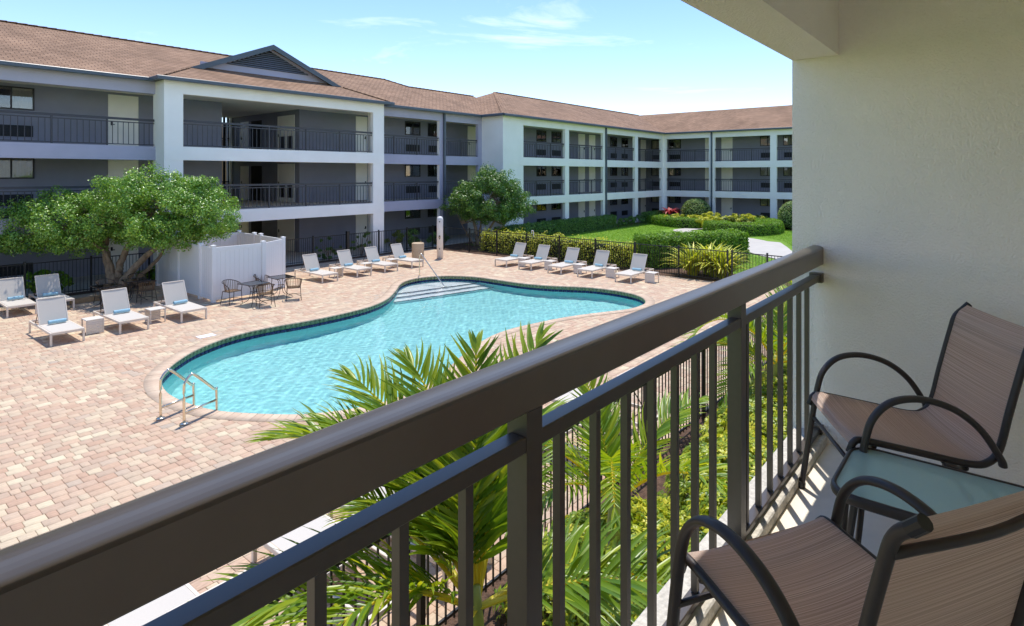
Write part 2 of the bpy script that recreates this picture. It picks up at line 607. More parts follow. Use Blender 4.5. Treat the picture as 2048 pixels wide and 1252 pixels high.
def dup(root, loc, rotz=0.0, label=None, group=None, scale=None):
    """Copy a thing with its parts and sub-parts (meshes shared)."""
    if root.name not in KIDS:
        KIDS[root.name] = {}
        for o in col.objects:
            if o.parent:
                KIDS[root.name].setdefault(o.parent.name, []).append(o)
    kids = KIDS[root.name]
    r = root.copy()
    col.objects.link(r)
    r.location = loc
    r.rotation_euler = (0, 0, rotz)
    if scale:
        r.scale = scale
    if label:
        r['label'] = label
    if group:
        r['group'] = group
    for ch in kids.get(root.name, []):
        c = ch.copy()
        col.objects.link(c)
        c.parent = r
        for g in kids.get(ch.name, []):
            d = g.copy()
            col.objects.link(d)
            d.parent = c
    return r


def crom(pts, n=6, closed=False):
    """Catmull-Rom curve through points (tuples of any length)."""
    P = [np.array(p, float) for p in pts]
    m = len(P)
    out = []
    rngi = range(m) if closed else range(m - 1)
    for i in rngi:
        if closed:
            p0, p1, p2, p3 = P[(i - 1) % m], P[i], P[(i + 1) % m], P[(i + 2) % m]
        else:
            p1, p2 = P[i], P[i + 1]
            p0 = P[i - 1] if i else 2 * p1 - p2
            p3 = P[i + 2] if i + 2 < m else 2 * p2 - p1
        for k in range(n):
            t = k / n
            out.append(0.5 * (2 * p1 + (p2 - p0) * t + (2 * p0 - 5 * p1 + 4 * p2 - p3) * t * t + (3 * p1 - p0 - 3 * p2 + p3) * t ** 3))
    if not closed:
        out.append(P[-1])
    return [tuple(float(q) for q in p) for p in out]


def resample(pts, step, closed=True):
    P = np.array(pts)
    if closed:
        P = np.vstack([P, P[:1]])
    d = np.r_[0, np.cumsum(np.linalg.norm(np.diff(P, axis=0), axis=1))]
    n = max(3, int(round(d[-1] / step)))
    t = np.linspace(0, d[-1], n + 1)
    Q = np.stack([np.interp(t, d, P[:, k]) for k in range(P.shape[1])], 1)
    return Q[:-1] if closed else Q


def inside(poly, pts):
    """Points inside a 2-D polygon (numpy)."""
    x, y = pts[:, 0], pts[:, 1]
    r = np.zeros(len(pts), bool)
    n = len(poly)
    for i in range(n):
        x0, y0 = poly[i]
        x1, y1 = poly[(i + 1) % n]
        c = ((y0 > y) != (y1 > y))
        with np.errstate(divide='ignore', invalid='ignore'):
            xi = (x1 - x0) * (y - y0) / (y1 - y0) + x0
        r ^= c & (x < xi)
    return r


def raw_mesh(name, V, F, tone=None):
    """V (n,3) floats, F (m,k) ints with fixed k."""
    me = bpy.data.meshes.new(name)
    V = np.asarray(V, np.float32)
    F = np.asarray(F, np.int32)
    m, k = F.shape
    me.vertices.add(len(V))
    me.vertices.foreach_set('co', V.ravel())
    me.loops.add(m * k)
    me.loops.foreach_set('vertex_index', F.ravel())
    me.polygons.add(m)
    me.polygons.foreach_set('loop_start', np.arange(0, m * k, k, dtype=np.int32))
    if tone is not None:
        at = me.attributes.new('tone', 'FLOAT', 'FACE')
        at.data.foreach_set('value', np.asarray(tone, np.float32))
    me.update(calc_edges=True)
    me.validate()
    return me


def unit(a):
    return a / np.maximum(1e-9, np.linalg.norm(a, axis=1, keepdims=True))


def leaf_mesh(name, C, N, size, aspect=0.5, wild=0.6, tone=None, fold=0.25, droop=0.0):
    """Leaves as folded kites at C, facing roughly N."""
    n = len(C)
    N = unit(N + wild * rng.normal(size=(n, 3)))
    T = unit(np.cross(N, rng.normal(size=(n, 3))))
    if droop:
        T = unit(T + np.array([0, 0, -droop]))
        T = unit(T - N * np.sum(T * N, 1, keepdims=True))
    B = np.cross(N, T)
    L = (size * rng.uniform(0.65, 1.25, n))[:, None]
    W = L * aspect
    base = C - T * L * 0.5
    tip = C + T * L * 0.5
    lf = C + B * W * 0.5 + N * W * fold
    rt = C - B * W * 0.5 + N * W * fold
    V = np.stack([base, lf, tip, rt], 1).reshape(-1, 3)
    i = np.arange(n) * 4
    F = np.concatenate([np.stack([i, i + 2, i + 1], 1), np.stack([i, i + 3, i + 2], 1)])
    if tone is None:
        tone = rng.beta(2.2, 2.2, n)
    return raw_mesh(name, V, F, np.concatenate([tone, tone]))


def ell_surface(n, c, r, lo=0.75):
    d = unit(rng.normal(size=(n, 3)))
    k = lo + (1 - lo) * rng.random((n, 1)) ** 0.6
    return np.array(c) + d * np.array(r) * k, unit(d / np.array(r))


def crown_points(lobes, clumps, per, crad, flat=0.8):
    """Clumped foliage: clump centres through the lobes' outer volume, leaves around each."""
    vol = np.array([r[0] * r[1] * r[2] for c, r in lobes]) ** 0.7
    vol /= vol.sum()
    P, Nn = [], []
    for (c, r), w in zip(lobes, vol):
        k = int(clumps * w)
        cc, nn = ell_surface(k, c, r, 0.45)
        for a, b in zip(cc, nn):
            m = int(per * rng.uniform(0.5, 1.5))
            rr = crad * rng.uniform(0.6, 1.35)
            d = unit(rng.normal(size=(m, 3)))
            q = a + d * rr * np.array([1, 1, flat]) * rng.random((m, 1)) ** 0.45
            P.append(q)
            Nn.append(0.7 * d + 0.5 * b + np.array([0, 0, 0.45]))
    return np.vstack(P), np.vstack(Nn)


def box_surface(n, x0, x1, y0, y1, z0, z1, rough=0.05, round_=0.12):
    """Points on the top and four sides of a clipped block, with softened edges."""
    A = np.array([(x1 - x0) * (y1 - y0), (x1 - x0) * (z1 - z0), (x1 - x0) * (z1 - z0), (y1 - y0) * (z1 - z0), (y1 - y0) * (z1 - z0)])
    f = rng.choice(5, n, p=A / A.sum())
    u, v = rng.random(n), rng.random(n)
    X = x0 + (x1 - x0) * u
    Y = y0 + (y1 - y0) * v
    Z = z0 + (z1 - z0) * v
    P = np.zeros((n, 3))
    Nn = np.zeros((n, 3))
    for k in range(5):
        m = f == k
        if k == 0:
            P[m] = np.stack([X, Y, np.full(n, z1)], 1)[m]
            Nn[m] = (0, 0, 1)
        elif k < 3:
            P[m] = np.stack([X, np.full(n, y0 if k == 1 else y1), Z], 1)[m]
            Nn[m] = (0, -1 if k == 1 else 1, 0)
        else:
            yy = y0 + (y1 - y0) * u
            P[m] = np.stack([np.full(n, x0 if k == 3 else x1), yy, Z], 1)[m]
            Nn[m] = (-1 if k == 3 else 1, 0, 0)
    P -= Nn * np.abs(rng.normal(size=(n, 1))) * rough * 0.6
    P += rng.normal(size=(n, 3)) * rough * 0.35
    return P, Nn


def path_hedge(name, label, cat, pts, width, h, z0, leaf, dens, mat, group=None, rough=0.05, closed=False, wave=0.03, lift=0.2):
    """Clipped hedge that follows a plan polyline: dark core plus leaf skin."""
    C = resample(crom(pts, 8), 0.25, False)
    T = np.gradient(C, axis=0)
    T /= np.linalg.norm(T, axis=1, keepdims=True)
    Nn = np.stack([-T[:, 1], T[:, 0]], 1)
    L = len(C)
    base = C.mean(0)
    root = thing(name, label, cat, (float(C[L // 2][0]), float(C[L // 2][1]), z0), group)
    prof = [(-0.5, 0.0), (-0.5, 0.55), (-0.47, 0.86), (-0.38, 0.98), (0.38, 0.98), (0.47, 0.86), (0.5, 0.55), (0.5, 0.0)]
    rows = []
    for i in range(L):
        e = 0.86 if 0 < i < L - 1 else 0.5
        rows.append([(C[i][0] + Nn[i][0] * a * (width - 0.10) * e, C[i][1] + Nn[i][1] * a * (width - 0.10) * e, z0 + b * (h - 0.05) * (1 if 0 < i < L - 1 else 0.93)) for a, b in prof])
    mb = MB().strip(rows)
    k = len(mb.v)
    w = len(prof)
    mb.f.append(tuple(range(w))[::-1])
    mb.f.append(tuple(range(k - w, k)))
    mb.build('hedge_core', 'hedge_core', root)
    per = np.cumsum([0] + [math.hypot((prof[i + 1][0] - prof[i][0]) * width, (prof[i + 1][1] - prof[i][1]) * h) for i in range(w - 1)])
    length = 0.25 * (L - 1)
    n = int(dens * per[-1] * length)
    s = rng.random(n) * (L - 1.001)
    i0 = s.astype(int)
    fr = (s - i0)[:, None]
    c = C[i0] * (1 - fr) + C[i0 + 1] * fr
    nn = unit(np.c_[Nn[i0] * (1 - fr) + Nn[i0 + 1] * fr, np.zeros(n)])[:, :2]
    q = rng.random(n) * per[-1]
    pa = np.interp(q, per, [p[0] for p in prof])
    pb = np.interp(q, per, [p[1] for p in prof])
    P = np.c_[c + nn * (pa * width)[:, None], z0 + pb * h]
    side = np.clip(np.abs(pa) * 2, 0, 1) ** 4 * np.sign(pa)
    topness = np.clip((pb - 0.8) / 0.2, 0, 1)
    Nrm = unit(np.c_[nn * (side * (1 - 0.6 * topness))[:, None], topness * 1.2 + 0.05])
    # rounded ends
    m = int(dens * width * h * 1.3)
    for end in (0, L - 1):
        a = (rng.random(m) - 0.5)
        b = rng.random(m)
        tt = T[end] * (1 if end else -1)
        bul = 0.18 * (1 - (2 * a) ** 2)
        E = np.c_[C[end] + Nn[end] * (a * width * 0.96)[:, None] + tt * bul[:, None], z0 + b * h * (1 - 0.05 * np.abs(a))]
        P = np.vstack([P, E])
        Nrm = np.vstack([Nrm, np.tile(np.r_[tt, 0.1], (m, 1))])
    wv = wave * np.sin(P[:, :1] * 3.1 + P[:, 1:2] * 2.3) + wave * 0.7 * np.sin(P[:, :1] * 7.3 - P[:, 1:2] * 5.1)
    P = P + Nrm * wv + rng.normal(size=P.shape) * rough * 0.4 - Nrm * np.abs(rng.normal(size=(len(P), 1))) * rough * 0.5
    me = leaf_mesh('foliage', P, Nrm + np.array([0, 0, lift]), leaf, 0.55, 0.75)
    o = link('foliage', me, mat, root)
    o['kind'] = 'stuff'
    return root


def clump_plant(name, label, cat, loc, r, n, leaf, mat, aspect=0.5, group=None, lobes=None, stems=5, core=True):
    root = thing(name, label, cat, loc, group)
    x, y, z = loc
    if lobes is None:
        lobes = [((x, y, z + r[2]), r)]
    P, Nn = crown_points(lobes, max(6, n // 90), 90, min(r) * 0.38)
    o = link('foliage', leaf_mesh('foliage', P, Nn, leaf, aspect, 0.6), mat, root)
    o['kind'] = 'stuff'
    st = MB()
    for k in range(stems):
        a = 2 * math.pi * k / stems + rng.random()
        st.tube([(x, y, z), (x + math.cos(a) * r[0] * 0.25, y + math.sin(a) * r[1] * 0.25, z + r[2] * 0.7), (x + math.cos(a) * r[0] * 0.6, y + math.sin(a) * r[1] * 0.6, z + r[2] * 1.4)], 0.018, 5, taper=[1, 0.8, 0.4])
    st.build('stems', 'bark', root)['kind'] = 'stuff'
    return root


def ball_plant(name, label, cat, loc, r, h, dens, leaf, mat, group=None):
    """Clipped round shrub."""
    root = thing(name, label, cat, loc, group)
    x, y, z = loc
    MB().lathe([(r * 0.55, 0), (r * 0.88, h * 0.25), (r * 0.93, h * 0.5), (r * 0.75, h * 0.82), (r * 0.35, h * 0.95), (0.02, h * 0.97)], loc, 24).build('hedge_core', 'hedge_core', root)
    n = int(dens * 4 * math.pi * r * r * 0.8)
    d = unit(rng.normal(size=(n, 3)))
    d[:, 2] = np.where(d[:, 2] < -0.75, -d[:, 2], d[:, 2])
    P = np.array([x, y, z + h * 0.47]) + d * np.array([r, r, h * 0.53]) * (1 + rng.normal(size=(n, 1)) * 0.03)
    o = link('foliage', leaf_mesh('foliage', P, d, leaf, 0.55, 0.7), mat, root)
    o['kind'] = 'stuff'
    return root


ORD = ['first', 'second', 'third', 'fourth', 'fifth', 'sixth', 'seventh', 'eighth', 'ninth', 'tenth']

# ------------------------------------------------------------------ ground, lawn, pool, deck
POOL = [(5.05, 13.82), (5.34, 14.38), (5.86, 15.02), (6.55, 15.62), (7.44, 16.08), (8.24, 16.24), (9.0, 16.22), (10.04, 16.08), (11.28, 16.08), (12.41, 16.26), (13.5, 16.8), (14.65, 17.75), (15.6, 18.62), (16.4, 19.05), (17.2, 19.08), (17.95, 18.72), (18.45, 18.1), (18.74, 17.3), (18.78, 16.26), (18.78, 15.25), (18.9, 14.4), (19.15, 13.66), (19.48, 13.0), (19.78, 12.3), (19.88, 11.55), (19.82, 10.85), (19.62, 10.25), (19.2, 9.75), (18.6, 9.4), (18.0, 9.32), (17.34, 9.41), (16.6, 9.75), (15.8, 10.12), (15.0, 10.4), (14.1, 10.6), (13.2, 10.75), (12.3, 10.72), (11.3, 10.45), (10.2, 10.0), (9.0, 9.45), (7.9, 9.2), (6.95, 9.3), (6.1, 9.78), (5.65, 10.3), (5.32, 10.8), (5.08, 11.25), (4.93, 11.8), (4.85, 12.4), (4.87, 13.05)]
POOLC = resample(crom(POOL, 8, True), 0.15)            # anticlockwise or clockwise, fixed below
if np.sum(POOLC[:, 0] * np.roll(POOLC[:, 1], -1) - np.roll(POOLC[:, 0], -1) * POOLC[:, 1]) < 0:
    POOLC = POOLC[::-1].copy()
NP = len(POOLC)
tg = np.roll(POOLC, -1, 0) - np.roll(POOLC, 1, 0)
tg /= np.linalg.norm(tg, axis=1, keepdims=True)
for _ in range(2):
    tg = (np.roll(tg, 1, 0) + tg + np.roll(tg, -1, 0))
    tg /= np.linalg.norm(tg, axis=1, keepdims=True)
PN = np.stack([tg[:, 1], -tg[:, 0]], 1)               # outward
OUT = POOLC + PN * 0.33
OUTH = POOLC + PN * 0.20
ZW = -0.215                                           # water level
ZF = -1.20

DX0, DX1, DY0, DY1 = -5.0, 24.1, 4.25, 26.0

# one ground sheet to the horizon, with a hole under the pool
gm = MB()
hole = [tuple(p) for p in (POOLC + PN * 0.28)[::4]]
far = [(-400, -400), (600, -400), (600, 600), (-400, 600)]
tri = tessellate_polygon([[Vector((*p, 0)) for p in far], [Vector((*p, 0)) for p in hole[::-1]]])
allp = far + hole[::-1]
vs = [(p[0], p[1], -0.03) for p in allp]
fs = []
for a, b, c in tri:
    ar = (vs[b][0] - vs[a][0]) * (vs[c][1] - vs[a][1]) - (vs[b][1] - vs[a][1]) * (vs[c][0] - vs[a][0])
    fs.append((a, b, c) if ar > 0 else (a, c, b))
gm.add(vs, fs)
struct(gm.build('ground', 'lawn'))

# sand bed under the pavers (hole for the pool)
sm_ = MB()
rect = [(DX0, DY0), (DX1, DY0), (DX1, DY1), (DX0, DY1)]
tri = tessellate_polygon([[Vector((*p, 0)) for p in rect], [Vector((*p, 0)) for p in hole[::-1]]])
allp = rect + hole[::-1]
vs = [(p[0], p[1], -0.010) for p in allp]
fs = []
for a, b, c in tri:
    ar = (vs[b][0] - vs[a][0]) * (vs[c][1] - vs[a][1]) - (vs[b][1] - vs[a][1]) * (vs[c][0] - vs[a][0])
    fs.append((a, b, c) if ar > 0 else (a, c, b))
sm_.add(vs, fs)
deck = sm_.build('pool_deck', 'joint_sand')
struct(deck)

ca, sa = math.cos(R(ALPHA)), math.sin(R(ALPHA))


def to_px(P):
    P = np.atleast_2d(P)
    d = P[:, 0] * ca + P[:, 1] * sa
    r = P[:, 0] * sa - P[:, 1] * ca
    return np.stack([1024 + 1195.6 * r / d, 347.5 - 1195.6 * (P[:, 2] - EYE) / d], 1), d


# pavers: rows along x, three lengths, each with its own chamfer, height and tilt
ROW = 0.178
cells = []
y = DY0
k = 0
while y < DY1 - ROW * 0.5:
    x = DX0 - random.random() * 0.2
    while x < DX1 - 0.05:
        w = random.choice((0.118, 0.178, 0.178, 0.238, 0.238))
        cells.append((x, min(x + w, DX1), y, y + ROW))
        x += w
    y += ROW
cells = np.array(cells)
cc = np.stack([(cells[:, 0] + cells[:, 1]) / 2, (cells[:, 2] + cells[:, 3]) / 2], 1)
keep = ~inside([tuple(p) for p in OUTH], cc)
cells, cc = cells[keep], cc[keep]
nP = len(cells)
ptone = rng.random(nP)
ptone = np.clip(0.86 * ptone + 0.14 * (0.5 + 0.5 * np.sin(cc[:, 0] * 1.3 + np.sin(cc[:, 1] * 0.9) * 2) * np.cos(cc[:, 1] * 1.1)), 0, 1)
g, bv, dep = 0.0028, 0.006, 0.02
dz = rng.normal(size=nP) * 0.0012
tx, ty = rng.normal(size=nP) * 0.004, rng.normal(size=nP) * 0.004


def paver_geo(i):
    x0, x1, y0, y1 = cells[i, 0] + g, cells[i, 1] - g, cells[i, 2] + g, cells[i, 3] - g
    cx, cy = cc[i]
    ring = lambda e, z: [(x0 + e, y0 + e, z), (x1 - e, y0 + e, z), (x1 - e, y1 - e, z), (x0 + e, y1 - e, z)]
    V = ring(0, -dep) + ring(0, -0.004) + ring(bv, 0.0)
    return [(a, b, c + dz[i] + (a - cx) * tx[i] + (b - cy) * ty[i]) for a, b, c in V]


PF = [(8, 9, 10, 11)] + [(a + 4 * k, (a + 1) % 4 + 4 * k, (a + 1) % 4 + 4 * (k + 1), a + 4 * (k + 1)) for k in (0, 1) for a in range(4)]
pxs, dd = to_px(np.c_[cc, np.zeros(nP)])
vis = (pxs[:, 0] > 4) & (pxs[:, 0] < 2040) & (dd > 0) & (pxs[:, 1] < 1100 - 0.385 * pxs[:, 0]) & (pxs[:, 1] > 0)
order = np.argsort(np.where(vis, dd, 1e6))
near = set(order[:300].tolist())
for i in order[:300]:
    V = np.array(paver_geo(i))
    c0 = np.array([cc[i][0], cc[i][1], 0.0])
    me = raw_mesh('paver', V - c0, PF, np.full(9, ptone[i]))
    link('paver', me, 'paver', deck, loc=tuple(c0))
rest = [i for i in range(nP) if i not in near]
V = np.array([paver_geo(i) for i in rest]).reshape(-1, 3)
F = (np.array(PF)[None] + (np.arange(len(rest)) * 12)[:, None, None]).reshape(-1, 4)
o = link('paving', raw_mesh('paving', V, F, np.repeat(ptone[rest], 9)), 'paver', deck)
o['kind'] = 'stuff'

# the pool: basin, steps, tile bands, coping
pool = thing('swimming_pool', 'curved swimming pool with clear turquoise water, navy tile line and pale coping', 'pool', (12.0, 13.0, 0))
mb = MB()
wall_top = [(p[0], p[1], -0.03) for p in POOLC + PN * 0.02]
fl = POOLC - PN * 0.26
zfl = ZF - 0.15 * np.clip((16 - POOLC[:, 0]) / 11, 0, 1)
rows = [wall_top, [(p[0], p[1], ZF + 0.22) for p in POOLC], [(p[0], p[1], z + 0.05) for p, z in zip(POOLC - PN * 0.10, zfl)], [(p[0], p[1], z) for p, z in zip(fl, zfl)]]
for r in rows:
    mb.v += [tuple(map(float, q)) for q in r]
for k in range(3):
    for i in range(NP):
        j = (i + 1) % NP
        mb.f.append((k * NP + j, k * NP + i, (k + 1) * NP + i, (k + 1) * NP + j))
tri = tessellate_polygon([[Vector((*p, 0)) for p in fl]])
for a, b, c in tri:
    ar = (fl[b][0] - fl[a][0]) * (fl[c][1] - fl[a][1]) - (fl[b][1] - fl[a][1]) * (fl[c][0] - fl[a][0])
    t = (a, b, c) if ar > 0 else (a, c, b)
    mb.f.append(tuple(i + 3 * NP for i in t))
mb.build('basin', 'plaster', pool)


def clip_half(poly, p, n):
    """Keep the side of polygon where (q-p).n > 0."""
    out = []
    m = len(poly)
    for i in range(m):
        a, b = np.array(poly[i]), np.array(poly[(i + 1) % m])
        da, db = (a - p) @ n, (b - p) @ n
        if da > 0:
            out.append(tuple(a))
        if da * db < 0:
            t = da / (da - db)
            out.append(tuple(a + (b - a) * t))
    return out


snorm = np.array([0.225, 0.974])
sp0 = np.array([14.45, 17.40])
for k, (off, z) in enumerate(((0.0, -0.84), (0.45, -0.62), (0.9, -0.42))):
    poly = clip_half([tuple(p) for p in POOLC + PN * 0.01], sp0 + snorm * off, snorm)
    poly = [p for p in poly if p[1] > 15.5]
    # drop stray pieces on the lower side of the bend
    MB().prism(poly, ZF - 0.3, z).build('step', 'pool_white', pool)
    nose = clip_half(clip_half([tuple(p) for p in POOLC - PN * 0.02], sp0 + snorm * (off - 0.004), snorm), sp0 + snorm * (off + 0.05), -snorm)
    nose = [p for p in nose if p[1] > 15.5]
    if len(nose) > 2:
        MB().prism(nose, z - 0.06, z + 0.006).build('step_edge_tile', 'tile_navy', pool, tone=0.9)

# tiles on the far side (the side the balcony looks at), each a piece
fwd = np.array([ca, sa])
tilers = {'green': [], 'navy': []}
cnt = {'green': 0, 'navy': 0}
shape = POOLC
for bi, (nm, z0, z1, mat, proud) in enumerate((('green', -0.137, -0.028, 'tile_green', 0.006), ('navy', -0.262, -0.141, 'tile_navy', 0.004))):
    restv, restf, restt = [], [], []
    for i in range(NP):
        j = (i + 1) % NP
        a, b = POOLC[i], POOLC[j]
        na, nb = PN[i], PN[j]
        e = (b - a) * 0.03
        q = [a + e - na * proud, b - e - nb * proud, b - e + nb * 0.01, a + e + na * 0.01]
        V = [(p[0], p[1], z) for z in (z0, z1) for p in q]
        Fq = [(0, 1, 5, 4), (1, 2, 6, 5), (2, 3, 7, 6), (3, 0, 4, 7), (4, 5, 6, 7), (3, 2, 1, 0)]
        t = float(rng.random())
        if nm == 'green':
            t = min(1.0, 0.55 * t + 0.5 * float(np.clip((a[0] - 13) / 3, 0, 1)))
        if (na @ fwd) > 0.05:
            c0 = np.array([*((a + b) / 2), 0.0])
            me = raw_mesh('tile', np.array(V) - c0, Fq, np.full(6, t))
            link('tile', me, mat, pool, loc=tuple(c0))
        else:
            k = len(restv)
            restv += V
            restf += [tuple(x + k for x in f) for f in Fq]
            restt += [t] * 6
    o = link('tile_band', raw_mesh('tile_band', np.array(restv), np.array(restf), restt), mat, pool)
    o['kind'] = 'stuff'

# coping stones
NC = NP
for i in range(NC):
    j = (i + 1) % NC
    a, b = POOLC[i], POOLC[j]
    e = (b - a) * 0.022
    ia, ib = a - PN[i] * 0.025 + e, b - PN[j] * 0.025 - e
    oa, ob = a + PN[i] * 0.30 + e, b + PN[j] * 0.30 - e
    zt = 0.012 + float(rng.normal()) * 0.0008
    c0 = np.array([*((ia + ob) / 2), 0.0])
    la, lb = ia + PN[i] * 0.012, ib + PN[j] * 0.012
    V = [(*ia, -0.026), (*ib, -0.026), (*ob, -0.026), (*oa, -0.026), (*ia, -0.006), (*ib, -0.006), (*la, zt), (*lb, zt), (*ob, zt), (*oa, zt)]
    Fq = [(0, 1, 5, 4), (4, 5, 7, 6), (6, 7, 8, 9), (2, 3, 9, 8), (3, 2, 1, 0)]
    me = raw_mesh('coping_stone', np.array(V) - c0, Fq, np.full(5, float(rng.random())))
    # quads at the two ends
    link('coping_stone', me, 'coping', pool, loc=tuple(c0))

# water: a rippled sheet; most of the light goes straight through, part is bent by the ripples
m, n, l = nt('water')
out = n.new('ShaderNodeOutputMaterial')
tr = n.new('ShaderNodeBsdfTransparent')
tr.inputs['Color'].default_value = (0.95, 0.995, 0.995, 1)
rf = n.new('ShaderNodeBsdfRefraction')
rf.inputs['Color'].default_value = (0.95, 0.995, 0.995, 1)
rf.inputs['IOR'].default_value = 1.33
rf.inputs['Roughness'].default_value = 0.0
gl = n.new('ShaderNodeBsdfGlossy')
gl.inputs['Roughness'].default_value = 0.02
fr = n.new('ShaderNodeFresnel')
fr.inputs['IOR'].default_value = 1.22
mx1 = n.new('ShaderNodeMixShader')
mx1.inputs['Fac'].default_value = 1.0
l.new(tr.outputs['BSDF'], mx1.inputs[1])
l.new(rf.outputs['BSDF'], mx1.inputs[2])
mx2 = n.new('ShaderNodeMixShader')
l.new(fr.outputs['Fac'], mx2.inputs['Fac'])
l.new(mx1.outputs['Shader'], mx2.inputs[1])
l.new(gl.outputs['BSDF'], mx2.inputs[2])
l.new(mx2.outputs['Shader'], out.inputs['Surface'])
M['water'] = m
wst = 0.036
gx_ = np.arange(4.6, 20.2, wst)
gy_ = np.arange(9.0, 19.4, wst)
GX, GY_ = np.meshgrid(gx_, gy_, indexing='ij')
hgt = np.zeros_like(GX)
g_ = np.random.default_rng(3)
for lam, amp, cnt_ in ((1.6, 0.0022, 5), (0.7, 0.0014, 7), (0.34, 0.0013, 10), (0.19, 0.0008, 12)):
    for q in range(cnt_):
        a_ = g_.uniform(0, 2 * math.pi)
        kk = 2 * math.pi / (lam * g_.uniform(0.75, 1.3))
        hgt += amp / math.sqrt(cnt_) * np.sin(kk * (GX * math.cos(a_) + GY_ * math.sin(a_)) + g_.uniform(0, 6.28) + 0.6 * np.sin(0.9 * GX + 0.7 * GY_ + q))
nxg, nyg = GX.shape
ins = inside([tuple(p) for p in POOLC + PN * 0.02], np.c_[GX.ravel(), GY_.ravel()]).reshape(nxg, nyg)
cell = ins[:-1, :-1] | ins[1:, :-1] | ins[1:, 1:] | ins[:-1, 1:]
idx = np.arange(nxg * nyg).reshape(nxg, nyg)
F = np.stack([idx[:-1, :-1][cell], idx[1:, :-1][cell], idx[1:, 1:][cell], idx[:-1, 1:][cell]], 1)
used, inv = np.unique(F.ravel(), return_inverse=True)
V = np.c_[GX.ravel(), GY_.ravel(), (ZW + hgt).ravel()][used]
# the rim cells are pulled back onto the tile line
me = raw_mesh('water', V, inv.reshape(-1, 4))
me.shade_smooth()
wo_ = link('water', me, 'water')
struct(wo_)
wo_.cycles.is_caustics_caster = True
for o in col.objects:
    if o.parent == pool and o.name.split('.')[0] in ('basin', 'step'):
        o.cycles.is_caustics_receiver = True

# planting beds and paths
struct(MB().box(-6, 24.6, 26.002, 29.8, -0.06, -0.006).build('planting_bed', 'mulch'))
struct(MB().box(24.102, 26.6, 4.0, 27.0, -0.05, -0.012).build('planting_bed', 'mulch'))
struct(MB().box(-6, 26, -0.4, 4.248, -0.05, -0.012).build('planting_bed', 'mulch'))
struct(MB().box(26.602, 54.0, 24.3, 28.5, -0.05, -0.012).build('planting_bed', 'mulch'))
struct(MB().box(51.5, 57.0, -10, 24.298, -0.05, -0.014).build('planting_bed', 'mulch'))
pth = crom([(29.5, 3.0), (32.5, 7.2), (35.0, 9.9), (38.2, 11.4), (40.6, 12.7), (42.4, 15.6), (43.2, 18.2), (44.6, 19.4), (47.5, 18.8)], 6)
rows = []
for i, p in enumerate(pth):
    q0, q1 = np.array(pth[max(i - 1, 0)]), np.array(pth[min(i + 1, len(pth) - 1)])
    d = (q1 - q0) / np.linalg.norm(q1 - q0)
    nn = np.array([-d[1], d[0]])
    w = 1.15 if i < 20 else 0.65
    if 10 <= i <= 22:
        w = 1.25
    rows.append([(p[0] + nn[0] * a, p[1] + nn[1] * a, 0.006) for a in (w, -w)])
struct(MB().strip(rows).build('garden_path', 'path_concrete'))
# short grass standing on the lawn in view
nb = 90000
gx = rng.uniform(26.8, 52, nb)
gy = rng.uniform(5.0, 26, nb)
ok = ~inside([(r[0][0], r[0][1]) for r in [[(p[0] + 1.2, p[1] - 1.2)] for p in pth]] + [(p[0] - 1.2, p[1] + 1.2) for p in pth[::-1]], np.c_[gx, gy])
P = np.c_[gx, gy, np.full(nb, 0.01)][ok]
o = link('grass', leaf_mesh('grass', P, np.tile([0.3, -1.0, 0.25], (len(P), 1)), 0.10, 0.22, 0.8, droop=-1.5), 'grass_blade')
struct(o, 'stuff', 'bright green lawn between the fence and the white wing')

# ------------------------------------------------------------------ hotel wings round the court
FL = (0.03, 2.79, 5.54)
ZS = [-0.05, 2.22, 2.79, 4.97, 5.54, 7.75, 8.26]
CHAIRED = {}


def face_y(Y):
    """Wall facing the camera side (-y): u runs along x, w stands proud."""
    return lambda u, w, z: (u, Y - w, z)


def face_x(X):
    """Wall facing -x: u runs along y."""
    return lambda u, w, z: (X - w, u, z)


def fbox(mb, fn, u0, u1, w0, w1, z0, z1):
    a, b = fn(u0, w0, z0), fn(u1, w1, z1)
    return mb.box(min(a[0], b[0]), max(a[0], b[0]), min(a[1], b[1]), max(a[1], b[1]), z0, z1)


def grid_wall(fn, us, zs, solid, t):
    """Wall with openings on a grid: faces and reveals only, no inner faces."""
    mb = MB()
    nu, nz = len(us) - 1, len(zs) - 1
    S = lambda i, j: 0 <= i < nu and 0 <= j < nz and solid(i, j)
    for i in range(nu):
        for j in range(nz):
            if not S(i, j):
                continue
            u0, u1, z0, z1 = us[i], us[i + 1], zs[j], zs[j + 1]
            q = lambda *c: mb.add([fn(*p) for p in c], [(0, 1, 2, 3)])
            q((u0, 0, z0), (u1, 0, z0), (u1, 0, z1), (u0, 0, z1))
            q((u0, -t, z1), (u1, -t, z1), (u1, -t, z0), (u0, -t, z0))
            if not S(i - 1, j):
                q((u0, -t, z0), (u0, 0, z0), (u0, 0, z1), (u0, -t, z1))
            if not S(i + 1, j):
                q((u1, 0, z0), (u1, -t, z0), (u1, -t, z1), (u1, 0, z1))
            if not S(i, j - 1):
                q((u0, -t, z0), (u1, -t, z0), (u1, 0, z0), (u0, 0, z0))
            if not S(i, j + 1):
                q((u0, 0, z1), (u1, 0, z1), (u1, -t, z1), (u0, -t, z1))
    return mb


def frame(parent, fn, us, mat, odd_open=True, t=0.24):
    grid_wall(fn, us, ZS, lambda i, j: (i % 2 == 0) or (j % 2 == 1), t).build('facade_frame', mat, parent)
    for z0, z1 in ((2.224, 2.69), (4.974, 5.44)):
        mb = MB()
        fbox(mb, fn, us[0], us[-1], 0.0, 0.014, z0, z1)
        mb.build('floor_band', mat, parent)


